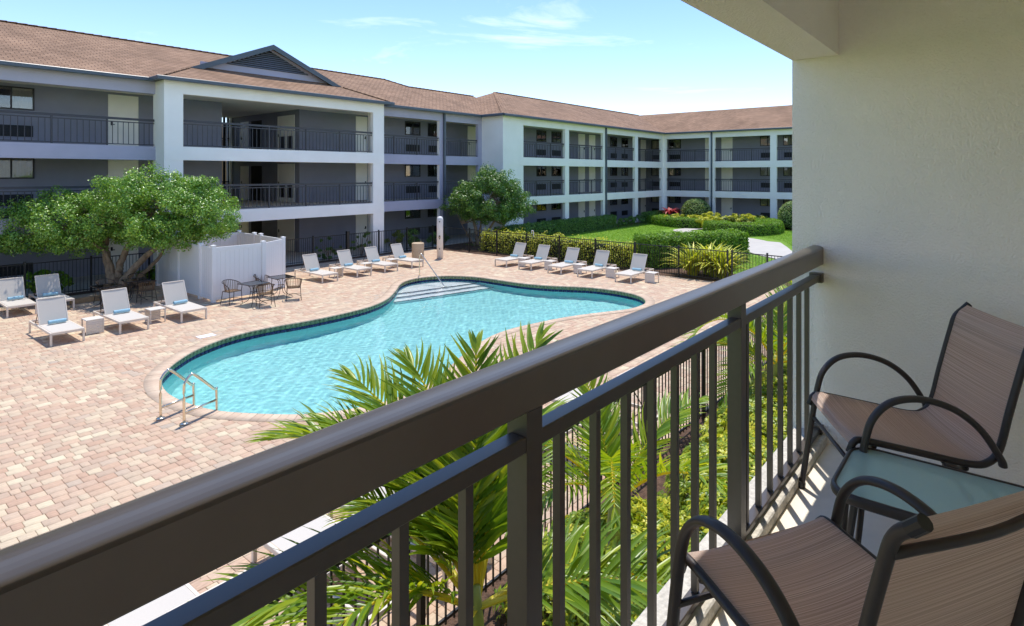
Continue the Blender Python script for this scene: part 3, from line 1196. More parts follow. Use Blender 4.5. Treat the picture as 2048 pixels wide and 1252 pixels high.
def window(parent, fn, u0, u1, z0, z1, style=0):
    if u0 > u1:
        u0, u1 = u1, u0
    mb = MB()
    b = 0.055
    fbox(mb, fn, u0, u1, 0, 0.05, z0, z0 + b)
    fbox(mb, fn, u0, u1, 0, 0.05, z1 - b, z1)
    fbox(mb, fn, u0, u0 + b, 0, 0.048, z0 + b, z1 - b)
    fbox(mb, fn, u1 - b, u1, 0, 0.048, z0 + b, z1 - b)
    um = (u0 + u1) / 2
    fbox(mb, fn, um - 0.03, um + 0.03, 0, 0.046, z0 + b, z1 - b)
    w = mb.build('window', 'bronze_frame', parent)
    mb = MB()
    fbox(mb, fn, u0 + b, um - 0.03, 0.028, 0.032, z0 + b, z1 - b)
    mb.build('pane', 'window_glass', w)
    mb = MB()
    fbox(mb, fn, um + 0.03, u1 - b, 0.022, 0.026, z0 + b, z1 - b)
    mb.build('pane', 'window_glass', w)
    if style != 3:
        a, c = u0 + b + 0.002, u1 - b - 0.002
        if style == 1:
            a = um - 0.02
        if style == 2:
            c = um + 0.1
        n = int((c - a) / 0.03)
        rows = []
        for i in range(n + 1):
            u = a + (c - a) * i / n
            d = 0.010 + 0.006 * math.sin(i * 1.9) + 0.002 * math.sin(i * 0.7)
            rows.append([fn(u, d, z0 + b), fn(u, d, z1 - b)])
        MB().strip(rows).build('curtain', 'curtain', w)
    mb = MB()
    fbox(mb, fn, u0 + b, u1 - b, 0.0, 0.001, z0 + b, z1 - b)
    mb.build('unlit_room_sheet', 'shade_black', w)  # black sheet on the solid wall, painting the shade of an unlit room
    return w


def aircon(parent, fn, u0, u1, z0, z1):
    if u0 > u1:
        u0, u1 = u1, u0
    mb = MB()
    fbox(mb, fn, u0, u1, 0, 0.03, z0, z1)
    n = 7
    for k in range(n):
        z = z0 + (z1 - z0) * (k + 0.5) / n
        fbox(mb, fn, u0 + 0.02, u1 - 0.02, 0.03, 0.045, z - 0.012, z + 0.012)
    return mb.build('air_conditioner_grille', 'grille', parent)


def door(parent, fn, u0, u1, z0, z1, lock_at=1, mat='door_paint'):
    if u0 > u1:
        u0, u1 = u1, u0
    mb = MB()
    f = 0.045
    fbox(mb, fn, u0, u0 + f, 0, 0.035, z0, z1)
    fbox(mb, fn, u1 - f, u1, 0, 0.035, z0, z1)
    fbox(mb, fn, u0 + f, u1 - f, 0, 0.034, z1 - f, z1)
    fbox(mb, fn, u0 + f, u1 - f, 0, 0.018, z0, z1 - f)
    d = mb.build('door', mat, parent)
    uh = u1 - 0.13 if lock_at > 0 else u0 + 0.13
    mb = MB()
    fbox(mb, fn, uh - 0.035, uh + 0.035, 0.018, 0.05, z0 + 0.98, z0 + 1.14)
    fbox(mb, fn, uh - 0.06 * lock_at - 0.05, uh - 0.06 * lock_at + 0.05, 0.05, 0.07, z0 + 1.0, z0 + 1.03)
    mb.build('handle', 'bronze_frame', d)
    return d


BAL = {}


def railing(parent, fn, u0, u1, w, zf, posts, spacing, single):
    """Walkway railing; its balusters are pieces of their own on the near wing."""
    if u0 > u1:
        u0, u1 = u1, u0
    mb = MB()
    fbox(mb, fn, u0, u1, w - 0.035, w + 0.035, zf + 1.05, zf + 1.14)
    fbox(mb, fn, u0, u1, w - 0.02, w + 0.02, zf + 0.945, zf + 0.985)
    fbox(mb, fn, u0, u1, w - 0.02, w + 0.02, zf + 0.05, zf + 0.085)
    r = mb.build('railing', 'rail_paint_far', parent)
    for p in posts:
        mb = MB()
        fbox(mb, fn, p - 0.03, p + 0.03, w - 0.027, w + 0.027, zf, zf + 1.05)
        mb.build('post', 'rail_paint_far', r)
    ps = [u0] + sorted(posts) + [u1]
    us = []
    for a, b in zip(ps[:-1], ps[1:]):
        k = max(1, int(round((b - a) / spacing)))
        us += [a + (b - a) * i / k for i in range(1, k)]
    if single:
        if 'b' not in BAL:
            BAL['b'] = MB().box(-0.011, 0.011, -0.011, 0.011, 0.085, 0.945).mesh('baluster')
        for u in us:
            p = fn(u, w, zf)
            link('baluster', BAL['b'], 'rail_paint_far', r, loc=p)
    else:
        mb = MB()
        for u in us:
            fbox(mb, fn, u - 0.011, u + 0.011, w - 0.011, w + 0.011, zf + 0.085, zf + 0.945)
        o = mb.build('balusters', 'rail_paint_far', r)
        o['kind'] = 'stuff'
    return r


PITCH = 0.42
ZE = 8.36


def part_box(name, mat, parent, *b):
    return MB().box(*b).build(name, mat, parent)


# --- the long grey wing with the white gabled stair bay
wa = thing('hotel_wing', 'long grey three storey hotel wing with white gabled stair bay', 'building', (15.5, 33.0, 0))
YA, YBAY, YBK = 27.5, 26.6, 30.27
fa, fbay, fbk = face_y(YA), face_y(YBAY), face_y(YBK)
frame(wa, fa, [-10.0, -9.4, 1.3, 1.9, 9.88], 'grey_fascia')
grid_wall(fa, [9.6, 9.88], [-0.05, 8.26], lambda i, j: False, 0.24)
frame(wa, fbay, [9.88, 10.62, 20.42, 21.15], 'stucco_white')
part_box('bay_side_wall', 'stucco_white', wa, 9.88, 10.10, YBAY + 0.24, YA + 0.24, -0.05, 8.26)
part_box('bay_side_wall', 'stucco_white', wa, 20.93, 21.15, YBAY + 0.24, YA + 0.24, -0.05, 8.26)
# the right hand grey part starts with an opening against the bay
grid_wall(fa, [21.15, 26.26, 26.80, 29.85, 30.20], ZS, lambda i, j: (i % 2 == 1) or (j % 2 == 1), 0.24).build('facade_frame', 'grey_fascia', wa)
for z0, z1 in ((2.224, 2.69), (4.974, 5.44)):
    mb = MB()
    fbox(mb, fa, 21.15, 30.20, 0.0, 0.014, z0, z1)
    mb.build('floor_band', 'grey_fascia', wa)
# white reveal lining of the walkway column
part_box('column_lining', 'stucco_white', wa, 26.252, 26.258, YA + 0.01, YA + 0.23, 0.0, 7.74)
for zt in (2.79, 5.54):
    part_box('walkway_slab', 'concrete', wa, -10.0, 34.0, YA + 0.24, YBK, zt - 0.27, zt - 0.002)
    part_box('walkway_slab', 'concrete', wa, 10.11, 20.92, YBAY + 0.24, YA + 0.238, zt - 0.27, zt - 0.004)
    part_box('breezeway_slab', 'concrete', wa, 13.93, 18.18, YBK, 38.4, zt - 0.27, zt - 0.003)
    part_box('walkway_ceiling', 'ceiling_paint', wa, 10.12, 20.91, YBAY + 0.25, YBK - 0.002, zt - 0.279, zt - 0.274)
    part_box('breezeway_ceiling', 'ceiling_paint', wa, 13.94, 18.17, YBK, 38.3, zt - 0.279, zt - 0.274)
part_box('walkway_ceiling', 'ceiling_paint', wa, -10.0, 34.0, YA + 0.24, YBK, 7.98, 8.06)
part_box('walkway_ceiling', 'ceiling_paint', wa, 10.11, 20.92, YBAY + 0.24, YA + 0.238, 7.975, 8.05)
part_box('breezeway_ceiling', 'ceiling_paint', wa, 13.93, 18.18, YBK, 38.3, 7.982, 8.06)
part_box('ground_slab', 'concrete', wa, -10.0, 34.0, YBAY + 0.02, YBK, -0.05, 0.03)
part_box('ground_slab', 'concrete', wa, 13.93, 18.18, YBK, 40.0, -0.05, 0.028)
part_box('rear_wall', 'grey_wall', wa, -10.0, 13.92, YBK, YBK + 0.22, -0.05, 8.02)
part_box('rear_wall', 'grey_wall', wa, 18.19, 34.0, YBK, YBK + 0.22, -0.05, 8.02)
part_box('breezeway_wall', 'grey_wall', wa, 18.19, 18.41, YBK + 0.22, 38.0, -0.05, 8.02)
part_box('breezeway_wall', 'grey_wall', wa, 13.70, 13.92, YBK + 0.22, 38.0, -0.05, 8.02)
part_box('outer_wall', 'grey_wall', wa, -10.0, 13.70, 39.2, 39.4, -0.05, 8.3)
part_box('outer_wall', 'grey_wall', wa, 18.41, 34.0, 39.2, 39.4, -0.05, 8.3)
part_box('far_wing_wall', 'tan_wall', wa, 8.0, 27.0, 43.0, 43.3, -0.05, 8.0)  # wall of the wing beyond, its sunlit orange put into the colour
part_box('breezeway_post', 'door_paint', wa, 18.02, 18.14, 38.06, 38.18, 0.03, 7.98)
part_box('breezeway_post', 'bronze_frame', wa, 17.60, 17.72, 38.06, 38.18, 0.03, 7.98)
fbw = face_x(18.19)
for k, zf in enumerate(FL):
    dz0 = zf - 5.54
    window(wa, fbk, 4.94, 6.40, 6.95 + dz0, 7.85 + dz0, (2, 0, 1)[k])
    aircon(wa, fbk, 5.17, 6.36, 5.88 + dz0, 6.33 + dz0)
    window(wa, fbk, -1.2, 0.26, 6.95 + dz0, 7.85 + dz0, 0)
    door(wa, fbk, 8.98, 10.16, zf + 0.01, 7.88 + dz0, -1)
    door(wa, fbk, 21.93, 22.76, zf + 0.01, 7.88 + dz0, 1)
    window(wa, fbk, 25.78, 27.09, 6.95 + dz0, 7.85 + dz0, (1, 1, 0)[k])
    window(wa, fbk, 27.79, 29.15, 6.95 + dz0, 7.85 + dz0, (3, 0, 0)[k])
    aircon(wa, fbk, 25.86, 27.07, 5.88 + dz0, 6.33 + dz0)
    aircon(wa, fbk, 27.85, 29.10, 5.88 + dz0, 6.33 + dz0)
    door(wa, fbk, 31.7, 32.7, zf + 0.01, 7.88 + dz0, -1)
    if k:
        railing(wa, fa, -9.39, 1.29, -0.12, zf, [-7.9, -6.1, -4.3, -2.5, -0.7], 0.2, False)
        railing(wa, fa, 1.91, 9.87, -0.12, zf, [2.76, 4.56, 6.36, 8.16], 0.2, True)
        railing(wa, fbay, 10.63, 20.41, -0.12, zf, [12.48, 14.48, 16.41, 18.36], 0.195, True)
        railing(wa, fa, 21.16, 26.25, -0.12, zf, [22.69, 24.47], 0.2, True)
        railing(wa, fa, 26.81, 29.84, -0.12, zf, [28.32], 0.2, False)
        railing(wa, face_y(38.2), 13.95, 18.0, 0, zf, [15.3, 16.6], 0.2, False)
    # breezeway wall: double service door with vents, a black sheet painting an opening's shade, a room door
    dd_ = door(wa, fbw, 32.55, 30.75, zf + 0.01, 7.72 + dz0, 1)
    if k:
        mb = MB()
        for a, b in ((30.95, 31.5), (31.75, 32.35)):
            fbox(mb, fbw, a, b, 0.019, 0.03, zf + 0.25, zf + 1.0)
        mb.build('vent', 'grille', dd_)
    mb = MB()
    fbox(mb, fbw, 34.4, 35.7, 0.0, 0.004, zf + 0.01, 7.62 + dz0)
    mb.build('opening_shade_sheet', 'shade_black', wa)
    door(wa, fbw, 36.0, 37.0, zf + 0.01, 7.62 + dz0, 1)

# roof: main slope, hip end, far slopes
P3 = lambda x, y, z: (x, y, z)
zr = lambda t: ZE + PITCH * t
mb = MB()
mb.slab([P3(-10.5, 27.17, ZE), P3(34.5, 27.17, ZE), P3(34.5, 32.24, zr(5.07)), P3(27.76, 32.24, zr(5.07)), P3(26.6, 33.4, zr(6.23)), P3(-10.5, 33.4, zr(6.23))], 0.10)
mb.slab([P3(-10.5, 33.4, zr(6.23)), P3(26.6, 33.4, zr(6.23)), P3(32.8, 39.6, ZE), P3(-10.5, 39.6, ZE)], 0.10)
mb.slab([P3(34.5, 32.24, zr(5.07)), P3(34.5, 37.3, ZE), P3(22.7, 37.3, ZE), P3(27.76, 32.24, zr(5.07))], 0.10)
ra = mb.build('roof', 'shingle', wa)
mb = MB()
mb.slab([P3(27.72, 32.24, zr(5.07)), P3(32.8, 37.3, ZE), P3(32.8, 39.6, ZE), P3(26.6, 33.4, zr(6.23))], 0.10)
# the two slopes of the bay's gable roof
BX0, BX1, BY = 9.6, 21.4, 26.27
BXM = (BX0 + BX1) / 2
zx = lambda x: ZE + PITCH * (min(x - BX0, BX1 - x))
mb.slab([P3(BX0, BY, ZE), P3(BX0 + 1.9, BY + 1.9, zx(BX0 + 1.9)), P3(BXM, BY + 1.9, zx(BXM)), P3(BXM, 33.4, zx(BXM)), P3(BX0, 27.17, ZE)], 0.10)
mb.slab([P3(BX1, BY, ZE), P3(BX1, 27.17, ZE), P3(BXM, 33.4, zx(BXM)), P3(BXM, BY + 1.9, zx(BXM)), P3(BX1 - 1.9, BY + 1.9, zx(BX1 - 1.9))], 0.10)
mb.build('bay_roof_slope', 'shingle_side', ra)
mb = MB()
mb.slab([P3(BX0 + 0.02, BY, ZE + 0.004), P3(BX1 - 0.02, BY, ZE + 0.004), P3(BX1 - 2.3, BY + 2.3, zr(2.3) + 0.004), P3(BX0 + 2.3, BY + 2.3, zr(2.3) + 0.004)], 0.10)
mb.build('bay_roof_skirt', 'shingle', ra)
# gable: wall, louvres, barge boards
GY = BY + 2.25
gz = zr(2.25)
gb = part_box('gable', 'grey_fascia', wa, BX0 + 2.6, BX1 - 2.6, GY + 0.12, GY + 0.2, gz - 0.1, gz + 0.30)
mb = MB()
mb.prism([(BX0 + 2.1, gz - 0.1), (BX1 - 2.1, gz - 0.1), (BXM, zx(BXM) - 0.12)], 0, 0.08, Matrix(((1, 0, 0, 0), (0, 0, 1, GY + 0.04), (0, 1, 0, 0), (0, 0, 0, 1))))
mb.build('gable_wall', 'grey_fascia', gb)
nsl = 11
for k in range(nsl):
    z = gz + 0.34 + k * 0.098
    hw = (zx(BXM) - 0.26 - z) / PITCH - 0.1
    if hw < 0.12:
        continue
    mb = MB()
    mb.add([(BXM - hw, GY + 0.035, z + 0.075), (BXM + hw, GY + 0.035, z + 0.075), (BXM + hw, GY - 0.045, z + 0.012), (BXM - hw, GY - 0.045, z + 0.012),
            (BXM - hw, GY + 0.035, z + 0.060), (BXM + hw, GY + 0.035, z + 0.060), (BXM + hw, GY - 0.045, z - 0.003), (BXM - hw, GY - 0.045, z - 0.003)],
           [(0, 1, 2, 3), (7, 6, 5, 4), (3, 2, 6, 7), (0, 4, 5, 1), (0, 3, 7, 4), (1, 5, 6, 2)])
    mb.build('slat', 'louvre_paint', gb)
hwb = (zx(BXM) - 0.26 - gz - 0.34) / PITCH - 0.02
mb = MB()
mb.prism([(BXM - hwb, gz + 0.32), (BXM + hwb, gz + 0.32), (BXM, zx(BXM) - 0.24)], 0, 0.004, Matrix(((1, 0, 0, 0), (0, 0, 1, GY + 0.034), (0, 1, 0, 0), (0, 0, 0, 1))))
mb.build('louvre_backing', 'shade_black', gb)
for sgn in (-1, 1):
    xe = BX0 + 1.9 if sgn < 0 else BX1 - 1.9
    p = [(xe, zx(xe)), (BXM, zx(BXM)), (BXM, zx(BXM) - 0.26), (xe - sgn * 0.62, zx(xe) - 0.0 + 0.0)]
    p = [(xe, zx(xe) + 0.01), (xe - sgn * 0.60, zx(xe) + 0.01), (BXM, zx(BXM) - 0.24), (BXM, zx(BXM) + 0.012)]
    if sgn > 0:
        p = p[::-1]
    mb = MB()
    mb.prism(p, 0, 0.06, Matrix(((1, 0, 0, 0), (0, 0, 1, BY + 1.87), (0, 1, 0, 0), (0, 0, 0, 1))))
    mb.build('barge_board', 'gutter_paint', gb)
# gutters, soffits and downpipe
gut = lambda *b: MB().box(*b, bev=0.02).build('gutter', 'gutter_paint', wa)
gut(-10.5, BX0 - 0.11, 27.05, 27.19, 8.21, 8.37)
gut(BX1 + 0.11, 29.70, 27.05, 27.19, 8.21, 8.37)
gut(BX0 - 0.14, BX1 + 0.14, BY - 0.12, BY + 0.02, 8.21, 8.375)
gut(BX0 - 0.13, BX0 + 0.01, BY + 0.021, 27.18, 8.21, 8.37)
gut(BX1 - 0.01, BX1 + 0.13, BY + 0.021, 27.18, 8.21, 8.37)
part_box('soffit', 'dark_trim', wa, -10.5, 34.4, 27.19, 27.9, 8.262, 8.28)
part_box('soffit', 'dark_trim', wa, BX0 + 0.01, BX1 - 0.01, BY + 0.02, 27.18, 8.264, 8.282)
MB().box(26.53, 26.65, 27.36, 27.482, 0.0, 8.22, bev=0.02).build('downpipe', 'gutter_paint', wa)

# --- the white wing and its return
wb = thing('hotel_wing', 'white three storey hotel wing with a downpipe, beyond the middle tree', 'building', (42.0, 28.0, 0))
YB, YBB, XC, XCB = 25.6, 28.5, 54.35, 57.2
f1, f2, f3, f4 = face_y(YB), face_y(YBB), face_x(XC), face_x(XCB)
frame(wb, f1, [30.20, 32.38, 37.47, 37.99, 43.04, 43.68, 48.56, 49.13, 53.95, 54.35], 'stucco_white')
part_box('end_wall', 'stucco_white', wb, 30.205, 30.44, YB + 0.24, YA + 0.5, -0.05, 8.258)
part_box('rear_wall', 'grey_wall', wb, 34.0, XCB, YBB, YBB + 0.22, -0.05, 8.02)
for zt in (2.79, 5.54):
    part_box('walkway_slab', 'concrete', wb, 30.44, XC, YB + 0.24, YBB, zt - 0.27, zt - 0.002)
part_box('walkway_ceiling', 'ceiling_paint', wb, 30.44, XC, YB + 0.24, YBB, 7.98, 8.06)
part_box('ground_slab', 'concrete', wb, 30.44, XC, YB + 0.01, YBB, -0.05, 0.03)
for k, zf in enumerate(FL):
    dz0 = zf - 5.54
    for q, (a, b) in enumerate(((37.71, 38.97), (39.74, 41.05), (49.18, 50.40), (51.32, 52.55))):
        window(wb, f2, a, b, 6.95 + dz0, 7.85 + dz0, ((3, 0, 0, 3), (1, 2, 0, 0), (2, 0, 0, 0))[k][q])
        aircon(wb, f2, a + 0.05, b - 0.05, 5.88 + dz0, 6.33 + dz0)
    door(wb, f2, 43.71, 44.75, zf + 0.01, 7.88 + dz0, 1)
    door(wb, f2, 45.46, 46.47, zf + 0.01, 7.88 + dz0, 1)
    door(wb, f2, 55.25, 56.35, zf + 0.01, 7.88 + dz0, 1)
    if k:
        railing(wb, f1, 32.39, 37.46, -0.12, zf, [34.0, 35.75], 0.2, False)
        railing(wb, f1, 38.0, 43.03, -0.12, zf, [39.6, 41.4], 0.2, False)
        railing(wb, f1, 43.69, 48.55, -0.12, zf, [45.3, 46.9], 0.2, False)
        railing(wb, f1, 49.14, 53.94, -0.12, zf, [50.8, 52.3], 0.2, False)
mb = MB()
mb.slab([P3(29.8, 25.27, ZE), P3(54.05, 25.27, ZE), P3(59.98, 31.2, zr(5.93)), P3(35.73, 31.2, zr(5.93))], 0.10)
mb.slab([P3(35.73, 31.2, zr(5.93)), P3(62.0, 31.2, zr(5.93)), P3(62.0, 37.13, ZE), P3(29.8, 37.13, ZE)], 0.10)
rb = mb.build('roof', 'shingle', wb)
MB().slab([P3(29.8, 25.27, ZE), P3(35.73, 31.2, zr(5.93)), P3(29.8, 37.13, ZE)], 0.10).build('hip_end', 'shingle_side', rb)
gutb = lambda pr, *b: MB().box(*b, bev=0.02).build('gutter', 'gutter_paint', pr)
gutb(wb, 29.68, 53.94, 25.13, 25.27, 8.21, 8.37)
gutb(wb, 29.66, 29.80, 25.13, 27.04, 8.209, 8.372)
part_box('soffit', 'dark_trim', wb, 29.8, 54.0, 25.27, 25.9, 8.262, 8.28)
MB().box(43.32, 43.44, 25.46, 25.582, 0.0, 8.22, bev=0.02).build('downpipe', 'gutter_paint', wb)

wc = thing('hotel_wing', 'white three storey wing at the far end, next to the balcony wall', 'building', (57.0, 14.0, 0))
CU = [25.6, 25.30, 21.07, 20.54, 15.66, 15.13, 10.25, 9.72, 4.84, 4.31, -0.57, -1.1]
frame(wc, f3, CU, 'stucco_white')
part_box('rear_wall', 'grey_wall', wc, XCB, XCB + 0.22, -1.1, YBB + 0.22, -0.05, 8.02)
for zt in (2.79, 5.54):
    part_box('walkway_slab', 'concrete', wc, XC + 0.24, XCB, -1.1, YBB, zt - 0.27, zt - 0.003)
part_box('walkway_ceiling', 'ceiling_paint', wc, XC + 0.24, XCB, -1.1, YBB, 7.978, 8.06)
part_box('ground_slab', 'concrete', wc, XC + 0.01, XCB, -1.1, YBB, -0.05, 0.028)
for k, zf in enumerate(FL):
    dz0 = zf - 5.54
    for q, (a, b) in enumerate(((28.25, 27.0), (26.3, 25.05), (17.35, 16.05), (15.33, 14.05), (6.6, 5.3))):
        window(wc, f4, a, b, 6.95 + dz0, 7.85 + dz0, (0, (1, 1, 2)[k], 0, (1, 0, 0)[k], 0)[q])
        aircon(wc, f4, a - 0.05, b + 0.05, 5.88 + dz0, 6.33 + dz0)
    for a in (22.55, 20.95, 10.9, 9.3):
        door(wc, f4, a, a - 1.06, zf + 0.01, 7.88 + dz0, -1)
    if k:
        for i in range(1, 10, 2):
            a, b = CU[i], CU[i + 1]
            railing(wc, f3, b + 0.01, a - 0.01, -0.12, zf, [b + (a - b) * q for q in (0.33, 0.67)], 0.2, False)
mb = MB()
mb.slab([P3(54.05, 25.27, ZE), P3(54.05, -1.6, ZE), P3(59.98, -1.6, zr(5.93)), P3(59.98, 31.2, zr(5.93))], 0.10)
mb.slab([P3(59.98, 31.2, zr(5.93)), P3(59.98, -1.6, zr(5.93)), P3(65.9, -1.6, ZE), P3(65.9, 36.0, ZE)], 0.10)
mb.build('roof', 'shingle_side', wc)
gutb(wc, 53.93, 54.07, -1.6, 25.12, 8.208, 8.372)
part_box('soffit', 'dark_trim', wc, 54.05, 54.6, -1.6, 25.26, 8.263, 8.281)
MB().box(54.21, 54.332, 20.74, 20.86, 0.0, 8.22, bev=0.02).build('downpipe', 'gutter_paint', wc)

# ridge and hip caps
for par, a_, b_ in ((ra, (-10.5, 33.4, zr(6.23)), (26.6, 33.4, zr(6.23))), (ra, (27.76, 32.24, zr(5.07)), (34.4, 32.24, zr(5.07))), (ra, (26.6, 33.4, zr(6.23)), (27.76, 32.24, zr(5.07))), (ra, (BX0, BY, ZE), (BX0 + 1.85, BY + 1.85, zx(BX0 + 1.85))), (ra, (BX1, BY, ZE), (BX1 - 1.85, BY + 1.85, zx(BX1 - 1.85))), (rb, (35.73, 31.2, zr(5.93)), (59.98, 31.2, zr(5.93))), (rb, (29.8, 25.27, ZE), (35.73, 31.2, zr(5.93)))):
    a_, b_ = Vector(a_), Vector(b_)
    L_ = (b_ - a_).length
    nn_ = int(L_ / 0.35)
    mb = MB()
    for i in range(nn_):
        p_, q_ = a_ + (b_ - a_) * (i / nn_), a_ + (b_ - a_) * ((i + 1.0) / nn_)
        mb.tube([tuple(p_ + Vector((0, 0, 0.015))), tuple(q_ + Vector((0, 0, 0.035)))], 0.11, 6, ry=0.03)
    o = mb.build('ridge_cap', 'shingle', par)
    o['kind'] = 'stuff'

# ------------------------------------------------------------------ poolside furniture
def make_lounger(label):
    """Local: foot end at y=0 looking to -y, head at y=2.12; width along x."""
    W, Ln, H = 0.70, 2.12, 0.31
    hw = W / 2
    t = thing('sun_lounger', label, 'sun lounger')
    mb = MB()
    for s in (-1, 1):
        mb.box(s * hw - 0.02, s * hw + 0.02, 0.0, Ln, H - 0.03, H + 0.03, bev=0.006)
    mb.box(-hw + 0.021, hw - 0.021, 0.0, 0.04, H - 0.03, H + 0.028)
    mb.box(-hw + 0.021, hw - 0.021, Ln - 0.04, Ln, H - 0.03, H + 0.028)
    mb.box(-hw + 0.021, hw - 0.021, 1.24, 1.27, H - 0.03, H + 0.015)
    mb.build('frame', 'lounger_frame', t)
    for x in (-1, 1):
        for y in (0.0, Ln - 0.045):
            MB().box(x * hw - 0.022, x * hw + 0.022, y - 0.001, y + 0.044, 0.0, H - 0.031, bev=0.004).build('leg', 'lounger_frame', t)
    rows = []
    for i in range(13):
        y = 0.045 + 1.19 * i / 12
        rows.append([(x * (hw - 0.022), y, H + 0.031 - 0.012 * (1 - x * x) * math.sin(math.pi * i / 12)) for x in np.linspace(-1, 1, 7)])
    MB().strip(rows).build('seat_sling', 'lounger_sling', t, smooth=True)
    a = R(64)
    br = thing_part = None
    mb = MB()
    L = 0.73
    c, s_ = math.cos(a), math.sin(a)
    y0, z0 = 1.25, H + 0.02
    for s in (-1, 1):
        mb.tube([(s * (hw - 0.035), y0, z0), (s * (hw - 0.035), y0 + c * L, z0 + s_ * L)], 0.016, 6)
    mb.tube([(-hw + 0.035, y0 + c * L, z0 + s_ * L), (hw - 0.035, y0 + c * L, z0 + s_ * L)], 0.016, 6)
    back = mb.build('backrest_frame', 'lounger_frame', t)
    rows = []
    for i in range(9):
        q = L * i / 8
        rows.append([(x * (hw - 0.022), y0 + c * q + 0.010 * (1 - x * x), z0 + s_ * q + 0.012) for x in np.linspace(-1, 1, 7)])
    MB().strip(rows).build('backrest_sling', 'lounger_sling', t, smooth=True)
    mb = MB()
    for s in (-1, 1):
        mb.tube([(s * (hw - 0.06), y0 + c * L * 0.62, z0 + s_ * L * 0.62), (s * (hw - 0.06), 1.78, H + 0.0)], 0.010, 6)
    mb.tube([(-hw + 0.02, 1.78, H), (hw - 0.02, 1.78, H)], 0.010, 6)
    mb.build('support_strut', 'brown_metal', t)
    return t


def make_towel(label):
    mb = MB()
    n = 26
    rows = []
    for i in range(9):
        x = -0.2 + 0.4 * i / 8
        rows.append([(x, (0.058 - 0.0009 * k + 0.002 * math.sin(i * 1.3 + k)) * math.cos(k * 2 * math.pi / 16), 0.058 + (0.058 - 0.0009 * k + 0.002 * math.sin(i + k * 0.8)) * math.sin(k * 2 * math.pi / 16)) for k in range(n)])
    mb.strip(rows)
    mb.lathe([(0.036, 0), (0.038, 0.38)], (0, 0, 0), 12)
    k = len(mb.v) - 24
    for i in range(k, len(mb.v)):
        a, b, c = mb.v[i]
        mb.v[i] = (c - 0.19, a, b + 0.058)
    o = mb.build('rolled_towel', 'towel_blue', None, smooth=False)
    tag(o, label, 'towel', 'rolled blue towels on the loungers')
    return o


def make_side_table(label):
    """Cube table: slatted panel in front (-y), two legs behind."""
    t = thing('side_table', label, 'side table')
    S, H = 0.21, 0.40
    MB().box(-S, S, -S, S, H - 0.03, H, bev=0.005).build('table_top', 'side_table_paint', t)
    mb = MB()
    for k in range(6):
        z = 0.012 + k * 0.0595
        mb.box(-S + 0.03, S - 0.03, -S + 0.004, -S + 0.022, z, z + 0.054, bev=0.003)
    o = mb.build('slat_panel', 'side_table_paint', t)
    o['kind'] = 'stuff'
    for x in (-1, 1):
        for y in (-1, 1):
            MB().box(x * S - (0.028 if x > 0 else 0), x * S + (0.028 if x < 0 else 0), y * S - (0.028 if y > 0 else 0), y * S + (0.028 if y < 0 else 0), 0, H - 0.031).build('leg', 'side_table_paint', t)
    return t


LG = 'sun loungers round the pool'
TG = 'white side tables between the loungers'
spots = []
# three in the open on the left, feet at y = 18.7
for i, x in enumerate((4.65, 6.19, 7.78)):
    spots.append((x, 18.70, 0.0, ['cream sun lounger nearest the left edge, in full sun, left of the slatted cube table', 'cream sun lounger in full sun between the two white cube tables', 'cream sun lounger in full sun in front of the white vinyl enclosure'][i]))
spots += [(4.66, 23.45, 0.0, 'shaded sun lounger at the left edge in front of the black fence', ), (5.62, 23.35, 0.0, 'sun lounger with dappled tree shade on its back, beside the iron tables'), (3.15, 23.5, 0.0, 'sun lounger cut off by the left edge of the picture')]
for i, x in enumerate((14.07, 15.78, 17.28, 18.87)):
    spots.append((x, 21.12 + 0.04 * i, 0.0, f'{ORD[i]} sun lounger right of the white enclosure in the row before the grey wing'))
for i, y in enumerate((18.38, 16.92, 15.27, 13.70, 11.88)):
    spots.append((21.5, y, R(-90), f'{ORD[i]} sun lounger from the white shower post in the row before the yellow hedge'))
for i, x in enumerate((2.17, 3.73, 4.72, 7.85, 9.17)):
    spots.append((x, 6.58, R(180), f'{ORD[i]} sun lounger from the left seen below the balcony rail, behind the near fence'))
l0 = make_lounger(spots[0][3])
l0['group'] = LG
t0 = make_towel('rolled blue towel on the sun lounger nearest the left edge in full sun')
t0['group'] = 'rolled blue towels on the loungers'


def on_lounger(x, y, rz, lx, ly, z):
    c, s = math.cos(rz), math.sin(rz)
    return (x + lx * c - ly * s, y + lx * s + ly * c, z)


for i, (x, y, rz, lab) in enumerate(spots):
    if i == 0:
        l0.location = (x, y, 0.002)
    else:
        dup(l0, (x, y, 0.002), rz + R(random.uniform(-1.2, 1.2)), lab, LG)
    if i >= 15:
        continue
    tl = 'rolled blue towel on the ' + lab.replace('cream ', '').replace(' in the row before', ', before')
    tl = ' '.join(tl.split()[:16])
    p = on_lounger(x, y, rz, random.uniform(-0.06, 0.06), 1.10, 0.345)
    o = t0 if i == 0 else t0.copy()
    if i:
        col.objects.link(o)
    o.location = p
    o.rotation_euler = (0, 0, rz + R(random.uniform(-7, 7)))
    o['label'] = tl
tabs = [(5.42, 19.5, 0.0, 'white cube side table with slatted side, left of the middle sunny lounger'), (7.0, 19.5, R(180), 'white side table with open legs between the two right sunny loungers'), (14.92, 21.98, R(90), 'white side table between first and second loungers before the grey wing'), (16.53, 22.1, R(90), 'white side table between second and third loungers before the grey wing'), (18.08, 22.2, R(90), 'white side table between third and fourth loungers before the grey wing')]
for i, y in enumerate((17.62, 16.08, 14.48, 12.85, 11.03)):
    tabs.append((22.36, y, R(-90), f'{ORD[i]} white side table from the shower post in the row before the yellow hedge'))
s0 = make_side_table(tabs[0][3])
s0['group'] = TG
for i, (x, y, rz, lab) in enumerate(tabs):
    if i == 0:
        s0.location = (x, y, 0.002)
    else:
        dup(s0, (x, y, 0.002), rz, lab, TG)


